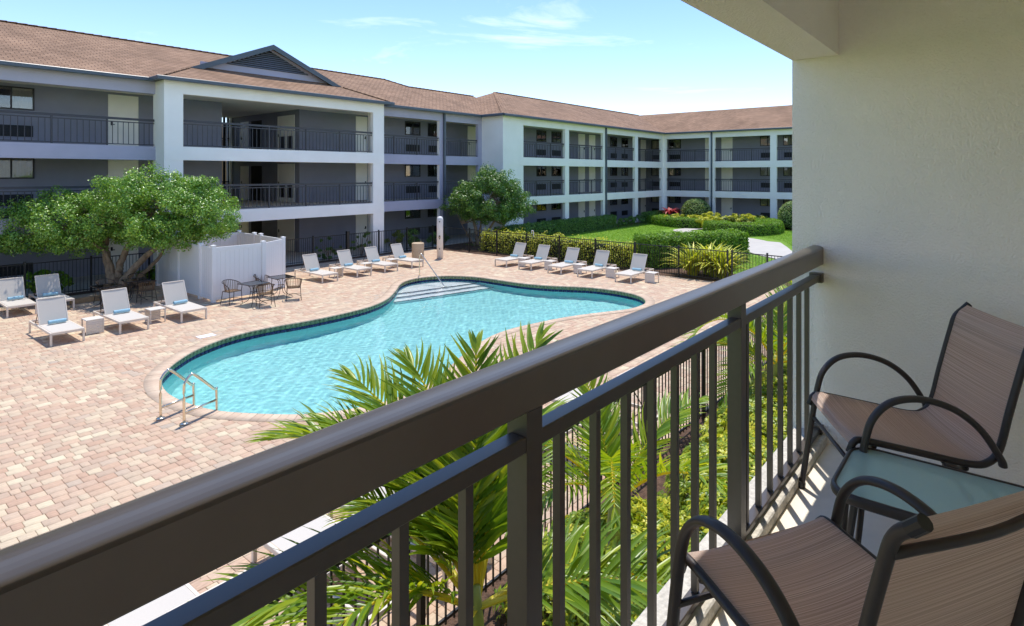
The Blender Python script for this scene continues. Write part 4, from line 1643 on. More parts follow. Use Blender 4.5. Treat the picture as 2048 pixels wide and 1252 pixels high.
def make_bistro_chair(label):
    """Metal armchair with strap-woven seat and rounded strap back; faces -y."""
    t = thing('bistro_chair', label, 'chair')
    r = 0.011
    for sx in (-1, 1):
        MB().tube(crom([(sx * 0.24, -0.22, 0), (sx * 0.23, -0.20, 0.25), (sx * 0.225, -0.19, 0.43)], 4), r, 6).build('leg', 'brown_metal', t)
        MB().tube(crom([(sx * 0.25, 0.26, 0), (sx * 0.225, 0.21, 0.25), (sx * 0.215, 0.19, 0.43)], 4), r, 6).build('leg', 'brown_metal', t)
    arc = [(-0.225, -0.19, 0.44), (-0.26, -0.17, 0.60), (-0.275, -0.02, 0.68), (-0.24, 0.18, 0.73), (-0.12, 0.27, 0.77), (0, 0.29, 0.78), (0.12, 0.27, 0.77), (0.24, 0.18, 0.73), (0.275, -0.02, 0.68), (0.26, -0.17, 0.60), (0.225, -0.19, 0.44)]
    mb = MB().tube(crom(arc, 5), 0.013, 6)
    seat = [(-0.225, -0.20, 0.43), (0.225, -0.20, 0.43), (0.225, 0.14, 0.43), (0.15, 0.22, 0.43), (-0.15, 0.22, 0.43), (-0.225, 0.14, 0.43), (-0.225, -0.20, 0.43)]
    mb.tube(seat, 0.011, 6)
    mb.tube(crom([(-0.24, -0.21, 0.16), (0, 0.0, 0.20), (0.24, -0.21, 0.16)], 5), 0.008, 5)
    mb.tube(crom([(-0.23, 0.23, 0.16), (0, 0.02, 0.20), (0.23, 0.23, 0.16)], 5), 0.008, 5)
    mb.build('frame', 'brown_metal', t)
    mb = MB()
    for k in range(13):
        x = -0.205 + 0.41 * k / 12
        ye = 0.19 if abs(x) > 0.15 else 0.215
        mb.box(x - 0.0135, x + 0.0135, -0.195, ye, 0.430 - 0.002 * (k % 2), 0.440 - 0.002 * (k % 2))
    for k in range(11):
        y = -0.18 + 0.36 * k / 10
        mb.box(-0.215, 0.215, y - 0.008, y + 0.008, 0.436, 0.4415)
    mb.build('seat', 'wicker', t)
    mb = MB()
    for k in range(15):
        a = R(-10 + 200 * k / 14)
        x0, y0 = 0.245 * math.cos(a), 0.03 + 0.245 * math.sin(a)
        zt = 0.70 + 0.075 * max(0, math.sin(a))
        x1, y1 = 0.205 * math.cos(a), 0.02 + 0.185 * math.sin(a)
        mb.tube([(x1, y1, 0.44), (x0, y0, zt)], 0.0085, 5)
    mb.build('backrest', 'wicker', t)
    return t


def make_bistro_table(label):
    t = thing('bistro_table', label, 'table')
    S, H = 0.36, 0.70
    MB().tube([(-S, -S, H), (S, -S, H), (S, S, H), (-S, S, H), (-S, -S, H)], 0.013, 6).build('rim', 'brown_metal', t)
    MB().box(-S + 0.008, S - 0.008, -S + 0.008, S - 0.008, H - 0.003, H + 0.004).build('glass_top', 'table_glass', t)
    mb = MB()
    for sx in (-1, 1):
        for sy in (-1, 1):
            mb = MB().tube(crom([(sx * 0.30, sy * 0.30, H - 0.01), (sx * 0.10, sy * 0.10, H - 0.10), (sx * 0.075, sy * 0.075, 0.40), (sx * 0.12, sy * 0.12, 0.15), (sx * 0.30, sy * 0.30, 0.0)], 5), 0.011, 6)
            mb.build('leg', 'brown_metal', t)
    MB().tube([(0.09 * math.cos(a), 0.09 * math.sin(a), 0.42) for a in np.linspace(0, 2 * math.pi, 13)], 0.008, 5).build('brace_ring', 'brown_metal', t)
    return t


glass_mat('table_glass', (0.30, 0.34, 0.31), 0.08)
bt0 = make_bistro_table('glass bistro table, left of the pair before the white enclosure')
bt0['group'] = 'glass bistro tables'
bt0.location = (10.05, 19.55, 0.002)
bt0.rotation_euler = (0, 0, R(8))
dup(bt0, (11.3, 20.0, 0.002), R(-4), 'glass bistro table, right of the pair before the white enclosure')
dup(bt0, (6.75, 22.9, 0.002), R(5), 'glass bistro table in tree shade, nearest the shaded loungers')
dup(bt0, (7.75, 23.35, 0.002), R(-5), 'glass bistro table in tree shade, close to the tree trunk')
ch = [(9.62, 20.2, 10, 'wicker armchair against the enclosure, left of the glass tables'), (10.12, 18.9, 165, 'wicker armchair with its back to the pool at the left glass table'), (10.9, 20.55, 20, 'wicker armchair tucked between the two glass tables by the enclosure'), (11.32, 19.2, 150, 'wicker armchair turned sideways at the right glass table'), (6.65, 22.15, 175, 'shaded wicker armchair behind the middle sunny lounger'), (7.85, 22.62, 178, 'shaded wicker armchair beside the lounger in front of the enclosure'), (6.95, 23.7, 5, 'shaded wicker armchair across the table left of the trunk'), (8.05, 24.1, -8, 'shaded wicker armchair right under the multi-stemmed tree')]
bc0 = make_bistro_chair(ch[0][3])
bc0['group'] = 'wicker bistro chairs'
for i, (x, y, a, lab) in enumerate(ch):
    if i == 0:
        bc0.location = (x, y, 0.002)
        bc0.rotation_euler = (0, 0, R(a))
    else:
        dup(bc0, (x, y, 0.002), R(a), lab)

# ladder, step handrail
def ladder_rail(dx, dy):
    ax, ay = 0.955, 0.29
    b = (4.28 + dx, 11.68 + dy)
    pts = [(0, 0, 0.0), (0, 0, 0.62), (0.03, 0, 0.74), (0.12, 0, 0.82), (0.22, 0, 0.80), (0.62, 0, 0.42), (0.68, 0, 0.32), (0.69, 0, -0.9)]
    pts = crom([(b[0] + p[0] * ax, b[1] + p[0] * ay, p[2]) for p in pts], 6)
    mb = MB().tube(pts, 0.024, 10)
    mb.tube([(b[0], b[1], 0.20), (b[0] + 0.69 * ax, b[1] + 0.69 * ay, 0.20)], 0.021, 8)
    return mb, b


lad = thing('pool_ladder', 'stainless steel pool ladder with two looped rails on the near coping', 'ladder', (4.4, 11.4, 0))
for d in ((0, 0), (0.17, -0.57)):
    mb, b = ladder_rail(*d)
    mb.build('rail', 'steel', lad, smooth=True)
    MB().lathe([(0.075, 0.013), (0.075, 0.022), (0.045, 0.035), (0.026, 0.037)], (b[0], b[1], 0), 16).build('escutcheon', 'steel', lad, smooth=True)
for z in (-0.45, -0.75):
    MB().box(4.93, 5.07, 11.27, 11.86, z, z + 0.03).build('tread', 'steel', lad)
hr = thing('step_handrail', 'single steel handrail leading down the pool steps', 'handrail', (17.25, 19.3, 0))
MB().tube(crom([(17.28, 19.34, 0.0), (17.28, 19.34, 0.80), (17.28, 19.30, 0.93), (17.28, 19.20, 0.94), (17.27, 18.45, 0.30), (17.27, 17.8, -0.25), (17.27, 17.6, -0.42)], 6), 0.023, 8).build('rail', 'steel', hr, smooth=True)
MB().lathe([(0.07, 0.013), (0.07, 0.02), (0.03, 0.035)], (17.28, 19.34, 0), 14).build('escutcheon', 'steel', hr, smooth=True)

tag(MB().box(7.03, 7.47, 16.55, 16.83, -0.01, 0.012, bev=0.003).build('skimmer_lid', 'cap_white'), 'flat white skimmer lid in the paving beside the pool curve', 'lid')

# shower post and drinking fountain
sp = thing('shower_post', 'pale rounded shower post with taps beside the corner of the fence', 'shower', (21.6, 22.6, 0))
MB().lathe([(0.165, 0), (0.165, 2.02), (0.15, 2.10), (0.11, 2.16), (0.05, 2.185), (0.005, 2.19)], (21.6, 22.6, 0), 20).build('column', 'post_white', sp, smooth=True)
q = (21.6 - 0.165 * 0.77, 22.6 - 0.165 * 0.64)
for dz, rr in ((1.93, 0.03), (1.18, 0.035), (1.05, 0.03), (0.52, 0.028)):
    MB().tube([(q[0] + 0.01, q[1] + 0.01, dz), (q[0] - 0.05, q[1] - 0.05, dz)], rr, 10).build('tap', 'bronze_frame', sp)
MB().tube([(q[0] - 0.12 + 0.11, q[1] + 0.13 - 0.13, 1.12), (q[0] - 0.03, q[1] - 0.03, 1.12)], 0.055, 12).build('valve_plate', 'fountain_aggregate', sp)
df = thing('drinking_fountain', 'tan drum-shaped drinking fountain behind the fourth lounger', 'fountain', (20.4, 22.95, 0))
MB().lathe([(0.30, 0.0), (0.31, 0.02), (0.31, 0.50), (0.30, 0.51), (0.305, 0.53), (0.31, 0.54), (0.31, 0.88), (0.27, 0.90), (0.22, 0.87), (0.02, 0.86)], (20.4, 22.95, 0), 24).build('pedestal', 'fountain_aggregate', df, smooth=False)
MB().tube(crom([(20.52, 22.86, 0.86), (20.52, 22.86, 0.97), (20.46, 22.84, 1.0)], 4), 0.014, 8).build('spout', 'steel', df)

# white vinyl enclosure
ve = thing('privacy_enclosure', 'white vinyl privacy screen of tongue-and-groove panels behind the bistro tables', 'screen', (10.9, 22.8, 0))
EC = [(9.32, 25.7), (9.31, 23.7), (9.30, 21.85), (9.29, 20.84), (11.05, 20.80), (12.25, 21.55), (12.38, 23.5), (12.42, 24.1), (12.46, 25.5), (10.9, 25.6)]
for x, y in EC:
    p = MB().box(x - 0.065, x + 0.065, y - 0.065, y + 0.065, 0.0, 1.93, bev=0.008).build('post', 'vinyl_white', ve)
    MB().add([(x - 0.075, y - 0.075, 1.931), (x + 0.075, y - 0.075, 1.931), (x + 0.075, y + 0.075, 1.931), (x - 0.075, y + 0.075, 1.931), (x - 0.075, y - 0.075, 1.955), (x + 0.075, y - 0.075, 1.955), (x + 0.075, y + 0.075, 1.955), (x - 0.075, y + 0.075, 1.955), (x, y, 1.975)],
             [(3, 2, 1, 0), (0, 1, 5, 4), (1, 2, 6, 5), (2, 3, 7, 6), (3, 0, 4, 7), (4, 5, 8), (5, 6, 8), (6, 7, 8), (7, 4, 8)]).build('post_cap', 'cap_white', p)
for (x0, y0), (x1, y1) in zip(EC, EC[1:] + EC[:1]):
    d = Vector((x1 - x0, y1 - y0, 0))
    L = d.length
    ang = math.atan2(d.y, d.x)
    pr = thing_l = None
    mb = MB()
    for z0_, z1_ in ((0.08, 0.20), (1.74, 1.88)):
        me = MB().box(0.07, L - 0.07, -0.024, 0.024, z0_, z1_, bev=0.004).mesh('panel_rail')
        link('panel_rail', me, 'vinyl_white', ve, loc=(x0, y0, 0), rotz=ang)
    nb_ = max(2, int(round((L - 0.14) / 0.17)))
    bw = (L - 0.14) / nb_
    bm = MB().box(0.0025, bw - 0.0025, -0.013, 0.013, 0.201, 1.739, bev=0.004).mesh('board')
    for k in range(nb_):
        link('board', bm, 'vinyl_white', ve, loc=(x0 + math.cos(ang) * (0.07 + k * bw), y0 + math.sin(ang) * (0.07 + k * bw), 0), rotz=ang)

# ------------------------------------------------------------------ iron fences
PK = MB().box(-0.008, 0.008, -0.008, 0.008, 0.06, 1.27).mesh('picket')
PM_ = MB().box(-0.03, 0.03, -0.03, 0.03, 0.0, 1.33, bev=0.004)
PM_.box(-0.036, 0.036, -0.036, 0.036, 1.331, 1.345)
PMe = PM_.mesh('post')


def fence(label, a, b, step=2.0, fat=()):
    a, b = Vector((*a, 0)), Vector((*b, 0))
    d = b - a
    L = d.length
    d.normalize()
    ang = math.atan2(d.y, d.x)
    mid = (a + b) / 2
    t = thing('pool_fence', label, 'fence', tuple(mid), 'black iron fences round the pool')
    mb = MB()
    mb.box(0, L, -0.014, 0.014, 1.24, 1.275)
    mb.box(0, L, -0.012, 0.012, 0.10, 0.13)
    link('rails', mb.mesh('rails'), 'black_iron', t, loc=tuple(a), rotz=ang)
    n = max(1, int(round(L / step)))
    for i in range(n + 1):
        p = a + d * (L * i / n)
        link('post', PMe, 'black_iron', t, loc=tuple(p), rotz=ang)
    k = int(L / 0.115)
    for i in range(1, k):
        s = L * i / k
        if min(abs(s - L * j / n) for j in range(n + 1)) < 0.04:
            continue
        link('picket', PK, 'black_iron', t, loc=tuple(a + d * s), rotz=ang)
    return t


fence('black iron picket fence at the left in front of the grey wing', (-4.5, 26.25), (9.2, 26.25), 1.9)
fence('black iron picket fence under the white stair bay', (12.55, 26.30), (24.55, 26.30), 2.0)
fence('black iron picket fence in front of the yellow hedge and lawn', (24.6, 25.4), (24.15, 8.6), 2.1)
fence('short black iron fence run at the garden path, rightmost of all', (24.1, 8.4), (23.95, 4.3), 1.4)
fence('near black iron fence between the palms and the nearest loungers', (-3.0, 4.15), (23.9, 4.15), 2.2)
tag(MB().box(18.0, 18.14, 25.55, 25.69, 0, 1.5, bev=0.006).build('gate_post', 'black_iron'), 'thick dark gate post between the loungers and the stair bay', 'post')
gs = thing('hook_bracket', 'small pale hook bracket on the fence post behind the first lounger', 'bracket', (24.45, 18.7, 0))
MB().tube(crom([(24.36, 18.72, 1.33), (24.36, 18.72, 1.47), (24.36, 18.60, 1.47)], 3), 0.02, 6).build('hook', 'post_white', gs)
MB().tube([(24.36, 18.60, 1.46), (24.36, 18.60, 1.20)], 0.02, 6).build('stem', 'post_white', gs)

# ------------------------------------------------------------------ trees
RT = np.array([sa, -ca])          # image right on the ground
FW = np.array([ca, sa])


def off(base, r, f, z):
    p = np.array(base[:2]) + RT * r + FW * f
    return (float(p[0]), float(p[1]), z)


def tree(name, label, base, stems, lobes, clumps, per, crad, leaf, mat, tonepow=1.0):
    t = thing(name, label, 'tree', (base[0], base[1], 0))
    mb = MB()
    for pts, r in stems:
        q = crom([off(base, *p) for p in pts], 6)
        q = [(x + 0.02 * math.sin(i * 1.7), y + 0.02 * math.cos(i * 2.1), z) for i, (x, y, z) in enumerate(q)]
        m = len(q)
        mb.tube(q, r, 9, taper=[1.25 - 0.85 * min(1, i / (m - 1)) ** 0.8 if i else 1.5 for i in range(m)])
    mb.build('trunk', 'bark', t, smooth=True)
    L = [(off(base, *c), r) for c, r in lobes]
    # thin branches into the crown
    mb = MB()
    for k in range(70):
        c, r = L[rng.integers(len(L))]
        e = np.array(c) + unit(rng.normal(size=(1, 3)))[0] * np.array(r) * 0.8
        s0_ = np.array(off(base, *stems[rng.integers(len(stems))][0][-1]))
        mid = (s0_ + e) / 2 + np.array([0, 0, 0.15])
        mb.tube(crom([tuple(s0_), tuple(mid), tuple(e)], 3), 0.022, 5, taper=[1, 0.9, 0.8, 0.65, 0.5, 0.35, 0.2])
    mb.build('branches', 'bark', t)
    P, Nn = crown_points(L, clumps, per, crad)
    tone = np.clip(rng.beta(2.0, 2.4, len(P)) + 0.10 * (rng.random(len(P)) < 0.12), 0, 1)
    o = link('crown', leaf_mesh('crown', P, Nn, leaf, 0.52, 0.6, tone), mat, t)
    o['kind'] = 'stuff'
    return t


tree('shade_tree', 'wide multi-stemmed shade tree standing over the iron tables at the left', (7.7, 25.2),
     [([(0, 0, 0), (-0.15, 0, 0.7), (-0.40, 0.1, 1.5), (-0.45, 0.1, 2.3), (-1.1, 0.2, 2.9)], 0.17),
      ([(0.1, 0, 0), (0.05, 0.1, 0.7), (0.15, 0.2, 1.3), (0.6, 0.3, 2.2), (1.2, 0.3, 3.0)], 0.15),
      ([(0.15, -0.1, 0), (0.4, -0.1, 0.5), (1.0, -0.1, 1.2), (1.75, 0, 1.95), (2.1, 0, 2.8)], 0.15),
      ([(0.2, 0.2, 0), (0.7, 0.4, 0.6), (1.3, 0.6, 1.3), (1.7, 0.6, 2.4)], 0.09),
      ([(-0.05, -0.1, 0), (-0.1, 0, 0.6), (-0.3, -0.2, 1.6), (-1.7, -0.4, 2.5)], 0.10)],
     [((1.95, 0, 3.05), (2.3, 2.2, 1.2)), ((1.2, 0.2, 3.9), (1.6, 1.7, 0.75)), ((3.4, 0, 2.9), (1.05, 1.3, 0.95)), ((-2.0, 0, 2.65), (1.9, 2.0, 1.0)), ((-3.3, -0.1, 2.35), (1.2, 1.6, 0.9)), ((-1.9, 0.1, 3.4), (0.9, 1.1, 0.5)), ((-0.3, 0, 2.85), (1.3, 1.6, 0.95)), ((2.9, 0.2, 3.6), (1.0, 1.2, 0.65)), ((-1.2, -0.3, 2.15), (1.6, 1.3, 0.6)), ((2.2, -0.4, 2.35), (1.7, 1.3, 0.6)), ((-4.6, 0, 2.3), (1.2, 1.4, 0.8))],
     680, 140, 0.31, 0.092, 'leaf_tree')
tree('courtyard_tree', 'round dense tree in front of the white wing corner', (27.1, 25.0),
     [([(0, 0, 0), (-0.1, 0, 0.8), (-0.3, 0, 1.6), (-0.6, 0, 2.2)], 0.12), ([(0.2, 0, 0), (0.5, 0, 0.6), (0.9, 0, 1.3), (1.3, 0, 2.0)], 0.11), ([(0.1, 0.1, 0), (0.1, 0.2, 0.8), (0.3, 0.2, 2.0)], 0.10), ([(-0.2, 0, 0), (-0.6, 0, 0.6), (-1.0, 0, 1.3)], 0.06), ([(0.3, 0.1, 0), (0.9, 0.1, 0.7), (1.6, 0.1, 1.2)], 0.06)],
     [((0.7, 0, 2.95), (2.35, 2.2, 1.3)), ((0.9, 0, 3.9), (1.5, 1.5, 0.75)), ((-0.9, 0, 2.6), (1.2, 1.4, 0.9)), ((2.4, 0, 2.5), (1.1, 1.3, 1.0)), ((0.8, 0, 2.0), (2.2, 1.6, 0.6)), ((0.6, 0, 4.45), (0.5, 0.5, 0.4))],
     420, 125, 0.33, 0.105, 'leaf_dark')

# ------------------------------------------------------------------ hedges and shrubs
path_hedge('yellow_hedge', 'loose yellow-green hedge behind the right fence and the five loungers', 'hedge', [(25.5, 22.9), (25.6, 20.5), (25.5, 18.0), (25.3, 15.5), (25.2, 13.6)], 0.95, 1.08, -0.01, 0.105, 520, 'leaf_yellow', rough=0.26, wave=0.10, lift=1.0)
path_hedge('clipped_hedge', 'tall clipped dark green hedge block behind the spiky yellow plant', 'hedge', [(25.9, 13.3), (27.4, 12.3), (29.2, 11.3), (31.0, 10.5)], 1.5, 1.5, -0.01, 0.095, 850, 'leaf_hedge', rough=0.10, wave=0.05)
path_hedge('clipped_hedge', 'long low dark hedge at the foot of the white wing', 'hedge', [(28.9, 24.7), (33, 24.9), (38, 25.0), (43.0, 24.9)], 1.1, 1.0, -0.01, 0.10, 620, 'leaf_dark', rough=0.10)
path_hedge('clipped_hedge', 'left curved low hedge of the round garden bed', 'hedge', [(51.0, 24.6), (49.3, 23.7), (47.9, 21.9), (47.2, 20.3), (47.5, 19.2)], 2.0, 0.75, -0.01, 0.10, 520, 'leaf_hedge', rough=0.06)
path_hedge('clipped_hedge', 'right curved low hedge of the round garden bed beside the path', 'hedge', [(45.0, 17.0), (44.1, 15.8), (43.9, 14.6), (44.9, 13.8), (46.6, 13.6), (48.4, 14.0), (50.2, 14.9)], 1.9, 0.82, -0.01, 0.10, 620, 'leaf_hedge', rough=0.06)
path_hedge('clipped_hedge', 'dark low hedge beside the red plant at the far corner', 'hedge', [(49.0, 24.75), (51.0, 24.8), (52.6, 24.8)], 1.0, 0.95, -0.01, 0.10, 520, 'leaf_dark', rough=0.08)
ball_plant('round_shrub', 'large clipped ball shrub with pale leaves in the middle of the far bed', 'shrub', (52.6, 21.6, 0.0), 1.25, 2.1, 380, 0.11, 'leaf_pale')
ball_plant('round_shrub', 'clipped ball shrub half hidden by the balcony wall', 'shrub', (50.6, 12.75, 0.0), 1.15, 2.2, 420, 0.11, 'leaf_pale')
for i, (x, y, lab) in enumerate(((47.5, 17.9, 'yellow foliage shrub between the two curved hedges'), (48.4, 21.2, 'yellow foliage shrub inside the left curved hedge'), (46.7, 15.6, 'yellow foliage shrub inside the right curved hedge'), (50.0, 19.2, 'yellow foliage shrub just below the clipped ball shrub'), (49.6, 16.3, 'yellow foliage shrub right of centre in the round bed'), (51.4, 16.8, 'yellow foliage shrub at the back right of the round bed'))):
    r = (1.7, 1.7, 0.50) if i != 1 else (1.6, 1.6, 0.46)
    clump_plant('yellow_shrub', lab, 'shrub', (x, y, 0.0), (r[0], r[1], r[2] * 1.05), 5200, 0.16, 'leaf_yellow' if i % 3 != 2 else 'leaf_olive', group='yellow shrubs in the round bed')
for i, x in enumerate((44.2, 45.5, 46.7, 47.8)):
    clump_plant('low_shrub', f'{ORD[i]} small dark shrub right of the downpipe on the white wing', 'shrub', (x, 24.9, 0.0), (0.6, 0.55, 0.36), 1300, 0.12, 'leaf_dark', group='small shrubs below the white wing')
fol = [(1.0, 'low leafy plant at the left edge behind the fence'), (3.4, 'low leafy plant behind the fence above the shaded lounger'), (6.0, 'low leafy plant behind the fence, just left of the trunk'), (9.9, 'low leafy plant behind the trunk, left of the white enclosure')]
for i, (x, lab) in enumerate(fol):
    clump_plant('bed_plant', lab, 'plant', (x, 26.75, 0.0), (1.0, 0.4, 0.42), 2200, 0.17, 'leaf_hedge', 0.45, 'leafy plants behind the left fence')
for i, (x, h, lab) in enumerate(((17.6, 0.62, 'leafy bush behind the fence by the thick gate post'), (19.6, 0.75, 'leafy bush in front of the stair bay door'), (22.2, 0.6, 'bush behind the fence left of the drinking fountain'), (23.6, 0.62, 'bush behind the fence right of the drinking fountain'), (25.6, 0.4, 'dark low bush behind the fence right of the shower post'))):
    clump_plant('bed_plant', lab, 'plant', (x, 26.52 if x < 21 else 27.0, 0.0), (0.75, 0.18 if x < 21 else 0.4, h), 1500, 0.13, 'leaf_dark' if i != 2 else 'leaf_olive', 0.45, 'leafy bushes behind the middle fence')


def blades(n, length, width, mat, name, parent, loc, up=0.75, spread=1.0):
    """Arching strap leaves from one crown."""
    V, F, T = [], [], []
    for k in range(n):
        a = rng.random() * 2 * math.pi
        e = up * rng.uniform(0.7, 1.25)
        L = length * rng.uniform(0.6, 1.15)
        d = np.array([math.cos(a), math.sin(a)])
        s = np.array([-d[1], d[0], 0])
        st = d * rng.uniform(0, 0.22) * spread
        pts = []
        x, z = 0.0, 0.0
        ang = e * 1.45
        for q in range(6):
            pts.append((x, z))
            x += math.cos(ang) * L / 5
            z += math.sin(ang) * L / 5
            ang -= 0.33 * rng.uniform(0.6, 1.4)
        base = len(V)
        tone = float(rng.beta(2, 2))
        for q, (x, z) in enumerate(pts):
            w = width * (0.5 + 1.0 * min(1, q / 2)) * (1 - (q / 5.2) ** 3) * 0.5
            c = np.array([loc[0] + st[0] + d[0] * x * spread, loc[1] + st[1] + d[1] * x * spread, loc[2] + z])
            V += [c - s * w, c + s * w]
        for q in range(5):
            F.append((base + 2 * q, base + 2 * q + 1, base + 2 * q + 3, base + 2 * q + 2))
            T.append(tone)
    o = link(name, raw_mesh(name, np.array(V), np.array(F), T), mat, parent)
    o['kind'] = 'stuff'
    return o


gp = thing('variegated_ginger', 'spiky yellow strap-leaved plant behind the right fence', 'plant', (25.1, 9.9, 0))
for q in ((25.0, 10.4, 0), (25.3, 9.6, 0), (25.0, 9.1, 0), (25.7, 10.0, 0)):
    blades(170, 1.6, 0.075, 'leaf_yellow', 'strap_leaves', gp, q, 0.95)
rp_ = thing('red_plant', 'bright red spiky plant by the far corner of the white wings', 'plant', (51.0, 23.4, 0))
MB().tube([(51.0, 23.4, 0), (51.0, 23.4, 0.8)], 0.05, 6).build('stem', 'bark', rp_)
blades(46, 1.25, 0.12, 'leaf_red', 'strap_leaves', rp_, (51.0, 23.4, 0.75))
sk = thing('spiky_plant', 'thin spiky palm leaves poking above the handrail at the path', 'plant', (21.2, 5.3, 0))
MB().tube([(21.2, 5.3, 0), (21.2, 5.3, 0.55)], 0.08, 8).build('stem', 'palm_trunk', sk)
blades(70, 1.2, 0.03, 'leaf_palm', 'strap_leaves', sk, (21.2, 5.3, 0.5), 0.8)
tag(MB().box(6.1, 7.5, 24.2, 24.34, 0.0, 0.18, bev=0.01).build('bed_edging', 'timber'), 'short timber edging board at the foot of the shade tree', 'edging')

# ------------------------------------------------------------------ palms below the balcony
def frond_mesh(L, droop, n=44, ll=0.52, seed=0, e0=0.0):
    """Feather frond along +x, rising by its parent's tilt; leaflets on both sides."""
    g_ = np.random.default_rng(seed)
    V, F, T = [], [], []
    m = 26
    pts, ang = [np.zeros(3)], e0
    for i in range(m):
        pts.append(pts[-1] + np.array([math.cos(ang), 0, math.sin(ang)]) * L / m)
        ang -= droop / m * (0.4 + 1.6 * i / m)
    pts = np.array(pts)
    tan = np.gradient(pts, axis=0)
    tan /= np.linalg.norm(tan, axis=1, keepdims=True)
    # rachis as a thin three-sided rod
    for i in range(m + 1):
        w = 0.016 * (1 - 0.85 * i / m) + 0.003
        up = np.array([-tan[i][2], 0, tan[i][0]])
        V += [pts[i] + np.array([0, w, 0]), pts[i] - np.array([0, w, 0]), pts[i] - up * w * 1.4]
    for i in range(m):
        a = 3 * i
        for p, q in ((0, 1), (1, 2), (2, 0)):
            F.append((a + p, a + q, a + 3 + q, a + 3 + p))
            T.append(0.97)
    for k in range(n):
        s = 0.16 + 0.84 * k / (n - 1)
        f = s * m
        i = min(m - 1, int(f))
        c = pts[i] + (pts[i + 1] - pts[i]) * (f - i)
        t = tan[i]
        up = np.array([-t[2], 0, t[0]])
        env = (math.sin(math.pi * min(1.0, 0.18 + 0.80 * s)) ** 0.55)
        for sd in (-1, 1):
            l_ = ll * env * g_.uniform(0.85, 1.12)
            sw = R(38 + 16 * (1 - s)) * g_.uniform(0.85, 1.15) if s < 0.93 else R(18)
            lift = R(22) * g_.uniform(0.3, 1.5)
            d = t * math.cos(sw) + np.array([0, sd, 0]) * math.sin(sw) * math.cos(lift) + up * math.sin(sw) * math.sin(lift)
            d /= np.linalg.norm(d)
            nrm = np.cross(d, np.cross(up, d))
            nrm /= np.linalg.norm(nrm)
            side = np.cross(d, nrm)
            tone = float(np.clip(g_.beta(2.2, 2.2) * 0.85, 0, 1))
            base = len(V)
            p = c.copy()
            dd_ = d.copy()
            sag = g_.uniform(0.10, 0.32)
            tw = g_.uniform(-0.5, 0.5)
            for q, wq in enumerate((0.35, 1.0, 0.85, 0.5, 0.03)):
                w = 0.0145 * wq * (0.7 + 0.5 * env)
                a_ = side * math.cos(tw) + nrm * math.sin(tw)
                V += [p - a_ * w + nrm * w * 0.5, p, p + a_ * w + nrm * w * 0.5]
                dd_ = dd_ + np.array([0, 0, -sag * 0.35 * q])
                dd_ /= np.linalg.norm(dd_)
                p = p + dd_ * l_ / 4
            for q in range(4):
                a = base + 3 * q
                F += [(a, a + 1, a + 4, a + 3), (a + 1, a + 2, a + 5, a + 4)]
                T += [tone, tone]
    return raw_mesh('frond', np.array(V), np.array(F), T)


FR = [frond_mesh(1.75, 1.25, seed=1), frond_mesh(1.95, 1.55, seed=2), frond_mesh(1.6, 0.95, seed=3), frond_mesh(2.05, 1.9, seed=4), frond_mesh(1.45, 0.55, 36, 0.46, seed=5)]
for f_ in FR:
    f_.materials.append(M['leaf_palm'])


def palm(label, base, zc, n, scale=1.0, trunk_r=0.07, seed=0, az0=0.0, extra=(), top=72, low=12):
    g_ = np.random.default_rng(seed)
    t = thing('garden_palm', label, 'palm', (base[0], base[1], 0), 'feather palms below the balcony')
    x, y = base
    zt = zc - 0.45 * scale
    mb = MB()
    prof = []
    k = max(4, int(zt / 0.07))
    for i in range(k + 1):
        z = zt * i / k
        prof += [(trunk_r * (1.25 - 0.25 * i / k) * 1.05, z), (trunk_r * (1.22 - 0.25 * i / k) * 0.93, z + 0.4 * zt / k)]
    mb.lathe(prof, (x, y, 0), 12)
    mb.build('trunk', 'palm_trunk', t)
    MB().lathe([(trunk_r * 1.05, zt + 0.4 * zt / k), (trunk_r * 1.15, zt + 0.12), (trunk_r * 0.85, zt + 0.35 * scale), (trunk_r * 0.45, zc + 0.1)], (x, y, 0), 12).build('crownshaft', 'crownshaft', t, smooth=True)
    lst = []
    for i in range(n):
        az = az0 + i * 2.39996 + g_.uniform(-0.25, 0.25)
        el = R(top - (top - low) * (i / (n - 1)) ** 0.8 + g_.uniform(-6, 6))
        lst.append((az, el, g_.integers(0, 4) if el < R(70) else 4, g_.uniform(0.88, 1.1)))
    lst += list(extra)
    for az, el, kind, s_ in lst:
        o = link('frond', FR[int(kind)], None, t, loc=(x, y, zc - 0.04))
        o.rotation_euler = (g_.uniform(-0.25, 0.25), -el, az)
        o.scale = (scale * s_,) * 3
    return t


palm('large feather palm nearest the camera, its fronds rising above the handrail', (2.75, 2.55), 1.72, 6, 1.0, 0.055, 1, 0.4,
     [(R(107), R(74), 2, 1.1), (R(8), R(78), 4, 1.2), (R(119), R(68), 0, 1.05), (R(126), R(72), 2, 1.0), (R(92), R(84), 2, 1.05), (R(41), R(82), 4, 1.12), (R(133), R(56), 2, 1.05), (R(100), R(60), 0, 1.0), (R(175), R(44), 1, 0.9)], top=44)
palm('feather palm left of the second rail post, low in the yellow shrubs', (5.1, 2.9), 1.25, 7, 0.9, 0.075, 2, 1.3, top=76, low=40)
palm('feather palm with ringed trunk and yellow-green shaft right of the second rail post', (10.9, 3.05), 1.15, 12, 1.05, 0.06, 3, 0.2)
palm('small feather palm farthest along the bed by the balcony wall', (14.3, 3.0), 0.95, 12, 1.0, 0.06, 4, 2.2)
palm('feather palm at the bottom left behind the balcony balusters', (1.2, 3.0), 0.7, 9, 0.9, 0.07, 5, 0.9, top=50)


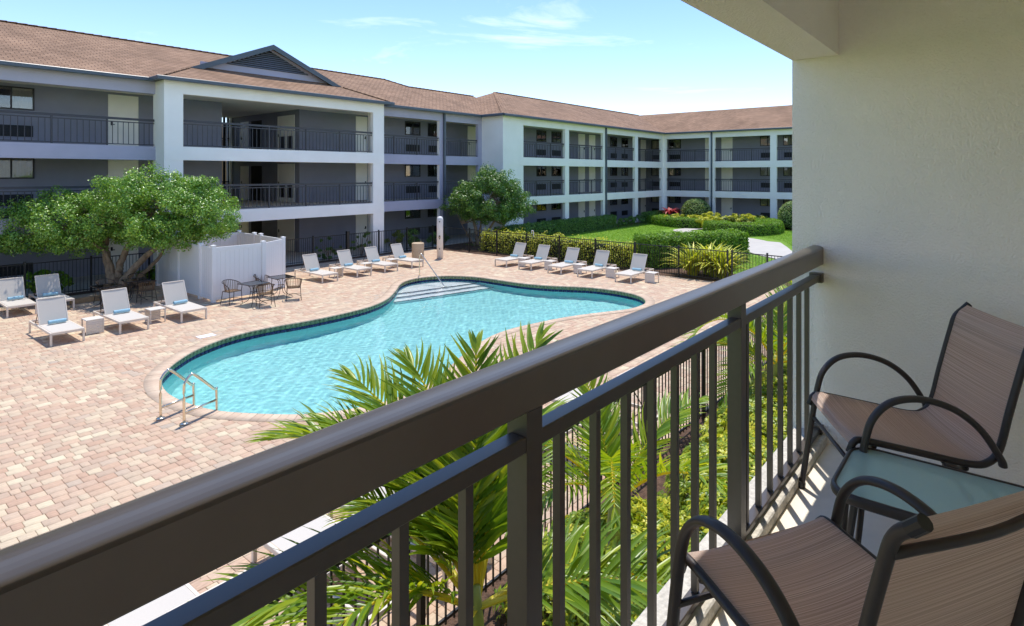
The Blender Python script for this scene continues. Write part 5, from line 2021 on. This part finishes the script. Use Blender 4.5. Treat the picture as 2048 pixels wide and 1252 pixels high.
def whorl_mesh(n, box, leaf, seed):
    """Umbrella-leaf shrub: rosettes of seven leaflets."""
    g_ = np.random.default_rng(seed)
    x0, x1, y0, y1, z0, z1 = box
    C = np.c_[g_.uniform(x0, x1, n), g_.uniform(y0, y1, n), np.zeros(n)]
    cx, cy, rx, ry = (x0 + x1) / 2, (y0 + y1) / 2, (x1 - x0) / 2, (y1 - y0) / 2
    rr = np.sqrt(((C[:, 0] - cx) / rx) ** 2 + ((C[:, 1] - cy) / ry) ** 2)
    top = z0 + (z1 - z0) * np.sqrt(np.clip(1.15 - rr ** 2, 0.02, 1))
    C[:, 2] = top - np.abs(g_.normal(size=n)) * 0.14 + 0.05 * np.sin(C[:, 0] * 6) * np.cos(C[:, 1] * 5)
    out = np.c_[(C[:, 0] - cx) / rx, (C[:, 1] - cy) / ry, np.full(n, 0.9)]
    N = unit(out * np.array([0.7, 0.7, 1]) + 0.35 * g_.normal(size=(n, 3)))
    A = unit(np.cross(N, np.tile([1.0, 0.2, 0.1], (n, 1))))
    B = np.cross(N, A)
    V, F, T = [], [], []
    tone = g_.beta(1.8, 1.8, n)
    m = 7
    for k in range(m):
        a = 2 * math.pi * k / m + g_.uniform(0, 0.6, n)
        L = (leaf * g_.uniform(0.75, 1.2, n))[:, None]
        d = A * np.cos(a)[:, None] + B * np.sin(a)[:, None]
        s = np.cross(N, d)
        base = C + d * L * 0.12
        midc = C + d * L * 0.6 + N * L * 0.10
        tip = C + d * L * 1.1 - N * L * 0.16
        w = L * 0.20
        V.append(np.stack([base, midc - s * w - N * w * 0.3, tip, midc + s * w - N * w * 0.3, midc], 1))
        T.append(np.clip(tone + g_.normal(size=n) * 0.08, 0, 1))
    V = np.concatenate(V).reshape(-1, 3)
    T = np.concatenate(T)
    i = np.arange(len(T)) * 5
    F = np.concatenate([np.stack(q, 1) for q in ((i, i + 1, i + 4), (i + 1, i + 2, i + 4), (i + 2, i + 3, i + 4), (i + 3, i, i + 4))])
    return raw_mesh('foliage', V, F, np.tile(T, 4))


sh = [((2.9, 4.1, 1.25, 2.5), 0.75, 'yellow-green umbrella shrub directly under the chair nearest the camera'), ((4.0, 5.6, 1.2, 2.6), 0.85, 'yellow-green umbrella shrub right of the largest palm'), ((5.6, 7.2, 1.25, 2.8), 0.9, 'yellow-green umbrella shrub behind the first balusters after the thick post'), ((7.0, 8.6, 1.4, 3.4), 0.95, 'yellow-green umbrella shrub just left of the second rail post'), ((8.4, 10.2, 1.4, 3.6), 0.95, 'yellow-green umbrella shrub at the foot of the ringed palm trunk'), ((10.0, 12.0, 1.3, 3.6), 1.0, 'yellow-green umbrella shrub beyond the ringed palm trunk'), ((12.0, 14.4, 1.3, 3.7), 1.0, 'yellow-green umbrella shrub under the farthest palm'), ((4.6, 6.6, 2.5, 3.8), 0.7, 'yellow-green umbrella shrub against the near fence'), ((1.6, 2.9, 1.3, 2.2), 0.6, 'yellow-green umbrella shrub at the left foot of the largest palm'), ((14.4, 18, 1.4, 3.8), 1.0, 'yellow-green umbrella shrub at the far end of the bed')]
for i, (b, h, lab) in enumerate(sh):
    cx, cy = (b[0] + b[1]) / 2, (b[2] + b[3]) / 2
    t = thing('umbrella_shrub', lab, 'shrub', (cx, cy, 0), 'umbrella shrubs in the bed below the balcony')
    area = (b[1] - b[0]) * (b[3] - b[2])
    o = link('foliage', whorl_mesh(int(area * 620), (b[0] - 0.15, b[1] + 0.15, b[2] - 0.1, b[3] + 0.1, 0.12, h), 0.085, 50 + i), 'leaf_shef', t)
    o['kind'] = 'stuff'
    mb = MB()
    for q in range(10):
        px, py = random.uniform(b[0], b[1]), random.uniform(b[2], b[3])
        mb.tube([(px, py, 0), (px + random.uniform(-0.1, 0.1), py + random.uniform(-0.1, 0.1), h * 0.75)], 0.014, 5, taper=[1, 0.6])
    mb.build('stems', 'bark', t)['kind'] = 'stuff'

# ------------------------------------------------------------------ the balcony we stand on
ZB = EYE - 1.50                 # floor
WX, WY = 3.684, 0.94
TOPB = EYE + 0.652              # underside of the edge beam
struct(MB().box(WX, WX + 0.26, -1.7, WY, -0.05, 8.3).build('balcony_wall', 'stucco_balcony'))
struct(MB().box(-9.0, WX - 0.002, -1.7, 0.755, ZB - 0.28, ZB).build('balcony_floor', 'balcony_floor'))  # unseen left run lengthened and left open-ended to let in more skylight
struct(MB().box(-9.0, WX - 0.002, 0.757, 0.925, ZB - 0.36, ZB + 0.052, bev=0.006).build('balcony_curb', 'curb_rough'))
struct(MB().box(-9.0, WX - 0.002, 0.70, WY - 0.002, TOPB, 5.70).build('balcony_beam', 'stucco_balcony'))
struct(MB().box(-9.0, WX - 0.002, -1.7, 0.698, 5.38, 5.62).build('balcony_ceiling', 'stucco_balcony'))
struct(MB().box(-9.0, WX - 0.004, -1.9, -1.702, ZB - 0.28, 5.38).build('balcony_back_wall', 'stucco_balcony'))
struct(MB().box(-12, 30, -2.2, -1.902, -0.05, 8.3).build('building_wall', 'stucco_white'))

br = thing('balcony_railing', 'dark bronze balcony railing with a broad rounded handrail across the foreground', 'railing', (1.0, 0.81, ZB + 0.055))
# handrail: flat sides, softly crowned top
y0, y1, zb_, zt_ = 0.776, 0.850, 3.893, 3.978
top = []
for k in range(13):
    a = math.pi * k / 12
    top.append(((y0 + y1) / 2 + (y1 - y0) / 2 * math.cos(a), zt_ + 0.020 * math.sin(a) ** 0.8))
under = [(y0, zt_), (y0, zb_ + 0.004), (y0 + 0.004, zb_), (y1 - 0.004, zb_), (y1, zb_ + 0.004), (y1, zt_)]
mb = MB()
for ring_ in (top, under):
    k = len(mb.v)
    n_ = len(ring_)
    for x in (-8.9, WX - 0.002):
        mb.v += [(x, p[0], p[1]) for p in ring_]
    for i in range(n_ - 1):
        mb.f.append((k + i, k + i + 1, k + i + 1 + n_, k + i + n_))
    mb.f.append(tuple(range(k, k + n_)))
    mb.f.append(tuple(range(k + n_, k + 2 * n_)))
NTOP = len(top) - 1
hro = mb.build('handrail', 'handrail_paint', br)
for i in range(NTOP):
    hro.data.polygons[i].use_smooth = True
posts = (-1.693, -0.345, 1.003, 2.351)
xs_ = [-8.9] + [p for q in posts for p in (q, q + 0.0555)] + [WX - 0.03]
for i in range(0, len(xs_), 2):
    a, b = xs_[i] + (0.001 if i else 0), xs_[i + 1] - 0.001
    MB().box(a, b, 0.785, 0.829, 3.803, 3.839, bev=0.003).build('mid_rail', 'rail_paint', br)
    MB().box(a, b, 0.786, 0.828, ZB + 0.060, ZB + 0.085, bev=0.003).build('bottom_rail', 'rail_paint', br)
for p in posts:
    MB().box(p, p + 0.0555, 0.784, 0.838, ZB + 0.054, zb_ - 0.001, bev=0.003).build('post', 'rail_paint', br)
bmesh_ = MB().box(-0.0105, 0.0105, -0.0105, 0.0105, ZB + 0.086 - 2.9, 3.8025 - 2.9, bev=0.002).mesh('baluster')
bx = [1.003 - 0.163 * k for k in range(1, 8)] + [1.155 + 0.1605 * k for k in range(7)] + [2.472 + 0.1628 * k for k in range(7)] + [-0.345 - 0.163 * k for k in range(1, 9)] + [-1.693 - 0.163 * k for k in range(1, 42)]
for x in bx:
    link('baluster', bmesh_, 'rail_paint', br, loc=(x, 0.807, 2.9))
MB().box(WX - 0.045, WX - 0.003, 0.775, 0.84, 3.795, 3.847).build('wall_bracket', 'rail_paint', br)
MB().box(WX - 0.045, WX - 0.003, 0.775, 0.84, ZB + 0.056, ZB + 0.10).build('wall_bracket', 'rail_paint', br)


def sling_chair(label, loc, face):
    """Sling patio chair, local y forwards."""
    t = thing('patio_chair', label, 'chair', None, 'sling patio chairs on the balcony')
    hw = 0.247
    prof = crom([(0.285, 0.425), (0.272, 0.452), (0.235, 0.460), (0.05, 0.430), (-0.13, 0.400), (-0.195, 0.412), (-0.232, 0.465), (-0.266, 0.61), (-0.310, 0.785), (-0.332, 0.855), (-0.372, 0.895)], 5)
    for sx in (-1, 1):
        MB().tube([(sx * hw, p[0], p[1]) for p in prof], 0.0135, 10, up=(1, 0, 0), ry=0.0135).build('side_rail', 'chair_metal', t, smooth=True)
        arm = crom([(0.315, 0.0), (0.275, 0.28), (0.245, 0.47), (0.215, 0.565), (0.15, 0.628), (0.05, 0.645), (-0.06, 0.615), (-0.15, 0.545), (-0.215, 0.445), (-0.225, 0.415)], 6)
        MB().tube([(sx * (hw + 0.034), p[0], p[1]) for p in arm], 0.0125, 12, up=(1, 0, 0), ry=0.0185).build('armrest', 'chair_metal', t, smooth=True)
        leg = crom([(-0.03, 0.40), (-0.16, 0.34), (-0.30, 0.17), (-0.405, 0.0)], 5)
        MB().tube([(sx * (hw + 0.032), p[0], p[1]) for p in leg], 0.012, 10, up=(1, 0, 0), ry=0.015).build('leg', 'chair_metal', t, smooth=True)
        for (yy, zz) in ((0.315, 0.0), (-0.405, 0.0)):
            MB().lathe([(0.017, 0.0), (0.019, 0.02), (0.017, 0.03)], (sx * (hw + 0.033), yy, 0.0), 10).build('foot_cap', 'bronze_frame', t)
        top = prof[-1]
        MB().tube([(sx * hw, top[0] + 0.012, top[1] - 0.012), (sx * hw, top[0] - 0.014, top[1] + 0.014)], 0.0148, 10, up=(1, 0, 0)).build('end_cap', 'bronze_frame', t)
        front = prof[0]
        MB().tube([(sx * hw, front[0] + 0.004, front[1] - 0.014), (sx * hw, front[0] - 0.006, front[1] + 0.012)], 0.0148, 10, up=(1, 0, 0)).build('end_cap', 'bronze_frame', t)
    for yy, zz in ((0.20, 0.425), (-0.12, 0.368)):
        mb = MB()
        mb.tube(crom([(-hw, yy, zz + 0.015), (-0.15, yy, zz - 0.02), (0.15, yy, zz - 0.02), (hw, yy, zz + 0.015)], 5), 0.010, 8)
        mb.build('cross_bar', 'chair_metal', t, smooth=True)
    MB().tube(crom([(-hw, -0.326, 0.82), (0, -0.350, 0.822), (hw, -0.326, 0.82)], 5), 0.010, 8).build('cross_bar', 'chair_metal', t, smooth=True)
    MB().tube([(-hw - 0.03, 0.262, 0.34), (hw + 0.03, 0.262, 0.34)], 0.009, 8).build('cross_bar', 'chair_metal', t, smooth=True)
    rows = []
    for i, p in enumerate(prof):
        s_ = 0.0
        rows.append([(x * hw, p[0] + (0.012 * (1 - x * x) if 8 < i < 30 else 0) * -0.4, p[1] + 0.0125 - 0.016 * (1 - x * x) * (1 if 3 < i < 28 else 0.3)) for x in np.linspace(-1, 1, 13)])
    MB().strip(rows).build('sling', 'sling_taupe', t, smooth=True)
    t.location = loc
    t.rotation_euler = (0, 0, math.atan2(face[1], face[0]) - math.pi / 2)
    return t


sling_chair('taupe sling patio chair against the stucco wall beyond the glass table', (3.0, 0.335, ZB + 0.001), (-0.49, 0.87))
sling_chair('taupe sling patio chair nearest the camera, seen from behind', (1.632, 0.313, ZB + 0.001), (0.50, 0.866))

# low glass table between the chairs
m, n, l = nt('textured_glass')
out = n.new('ShaderNodeOutputMaterial')
b = n.new('ShaderNodeBsdfPrincipled')
b.inputs['Base Color'].default_value = (0.58, 0.76, 0.72, 1)
b.inputs['Roughness'].default_value = 0.10
tr = n.new('ShaderNodeBsdfTransparent')
tr.inputs['Color'].default_value = (0.78, 0.93, 0.90, 1)
t_ = n.new('ShaderNodeTexCoord')
nz = n.new('ShaderNodeTexNoise')
nz.inputs['Scale'].default_value = 260
nz.inputs['Detail'].default_value = 2
l.new(t_.outputs['Object'], nz.inputs['Vector'])
bp = n.new('ShaderNodeBump')
bp.inputs['Strength'].default_value = 0.6
bp.inputs['Distance'].default_value = 0.002
l.new(nz.outputs['Fac'], bp.inputs['Height'])
l.new(bp.outputs['Normal'], b.inputs['Normal'])
mx = n.new('ShaderNodeMixShader')
mx.inputs['Fac'].default_value = 0.55
l.new(tr.outputs['BSDF'], mx.inputs[1])
l.new(b.outputs['BSDF'], mx.inputs[2])
l.new(mx.outputs['Shader'], out.inputs['Surface'])
M['textured_glass'] = m

gt = thing('glass_table', 'low side table with rounded dark frame and textured green glass top', 'table', None)
TX, TY, TH = 0.215, 0.29, 0.42


def rrect(a, b, r, z, n=6):
    out = []
    for cx_, cy_, s in ((a - r, b - r, 0), (-a + r, b - r, 1), (-a + r, -b + r, 2), (a - r, -b + r, 3)):
        for k in range(n + 1):
            t = math.pi / 2 * (s + k / n)
            out.append((cx_ + r * math.cos(t), cy_ + r * math.sin(t), z))
    return out


loop = rrect(TX, TY, 0.085, TH)
mb = MB().tube(loop + loop[:1], 0.012, 10, ry=0.019, cap=False)
mb.build('frame', 'chair_metal', gt, smooth=True)
MB().prism([(p[0], p[1]) for p in rrect(TX - 0.004, TY - 0.004, 0.082, 0)], TH + 0.008, TH + 0.0145).build('glass_top', 'textured_glass', gt)
for sx in (-1, 1):
    for sy in (-1, 1):
        MB().tube(crom([(sx * (TX - 0.03), sy * (TY - 0.045), TH - 0.01), (sx * (TX - 0.02), sy * (TY - 0.03), 0.2), (sx * (TX - 0.005), sy * (TY - 0.01), 0.0)], 4), 0.011, 10).build('leg', 'chair_metal', gt, smooth=True)
gt.location = (2.455, 0.165, ZB + 0.001)
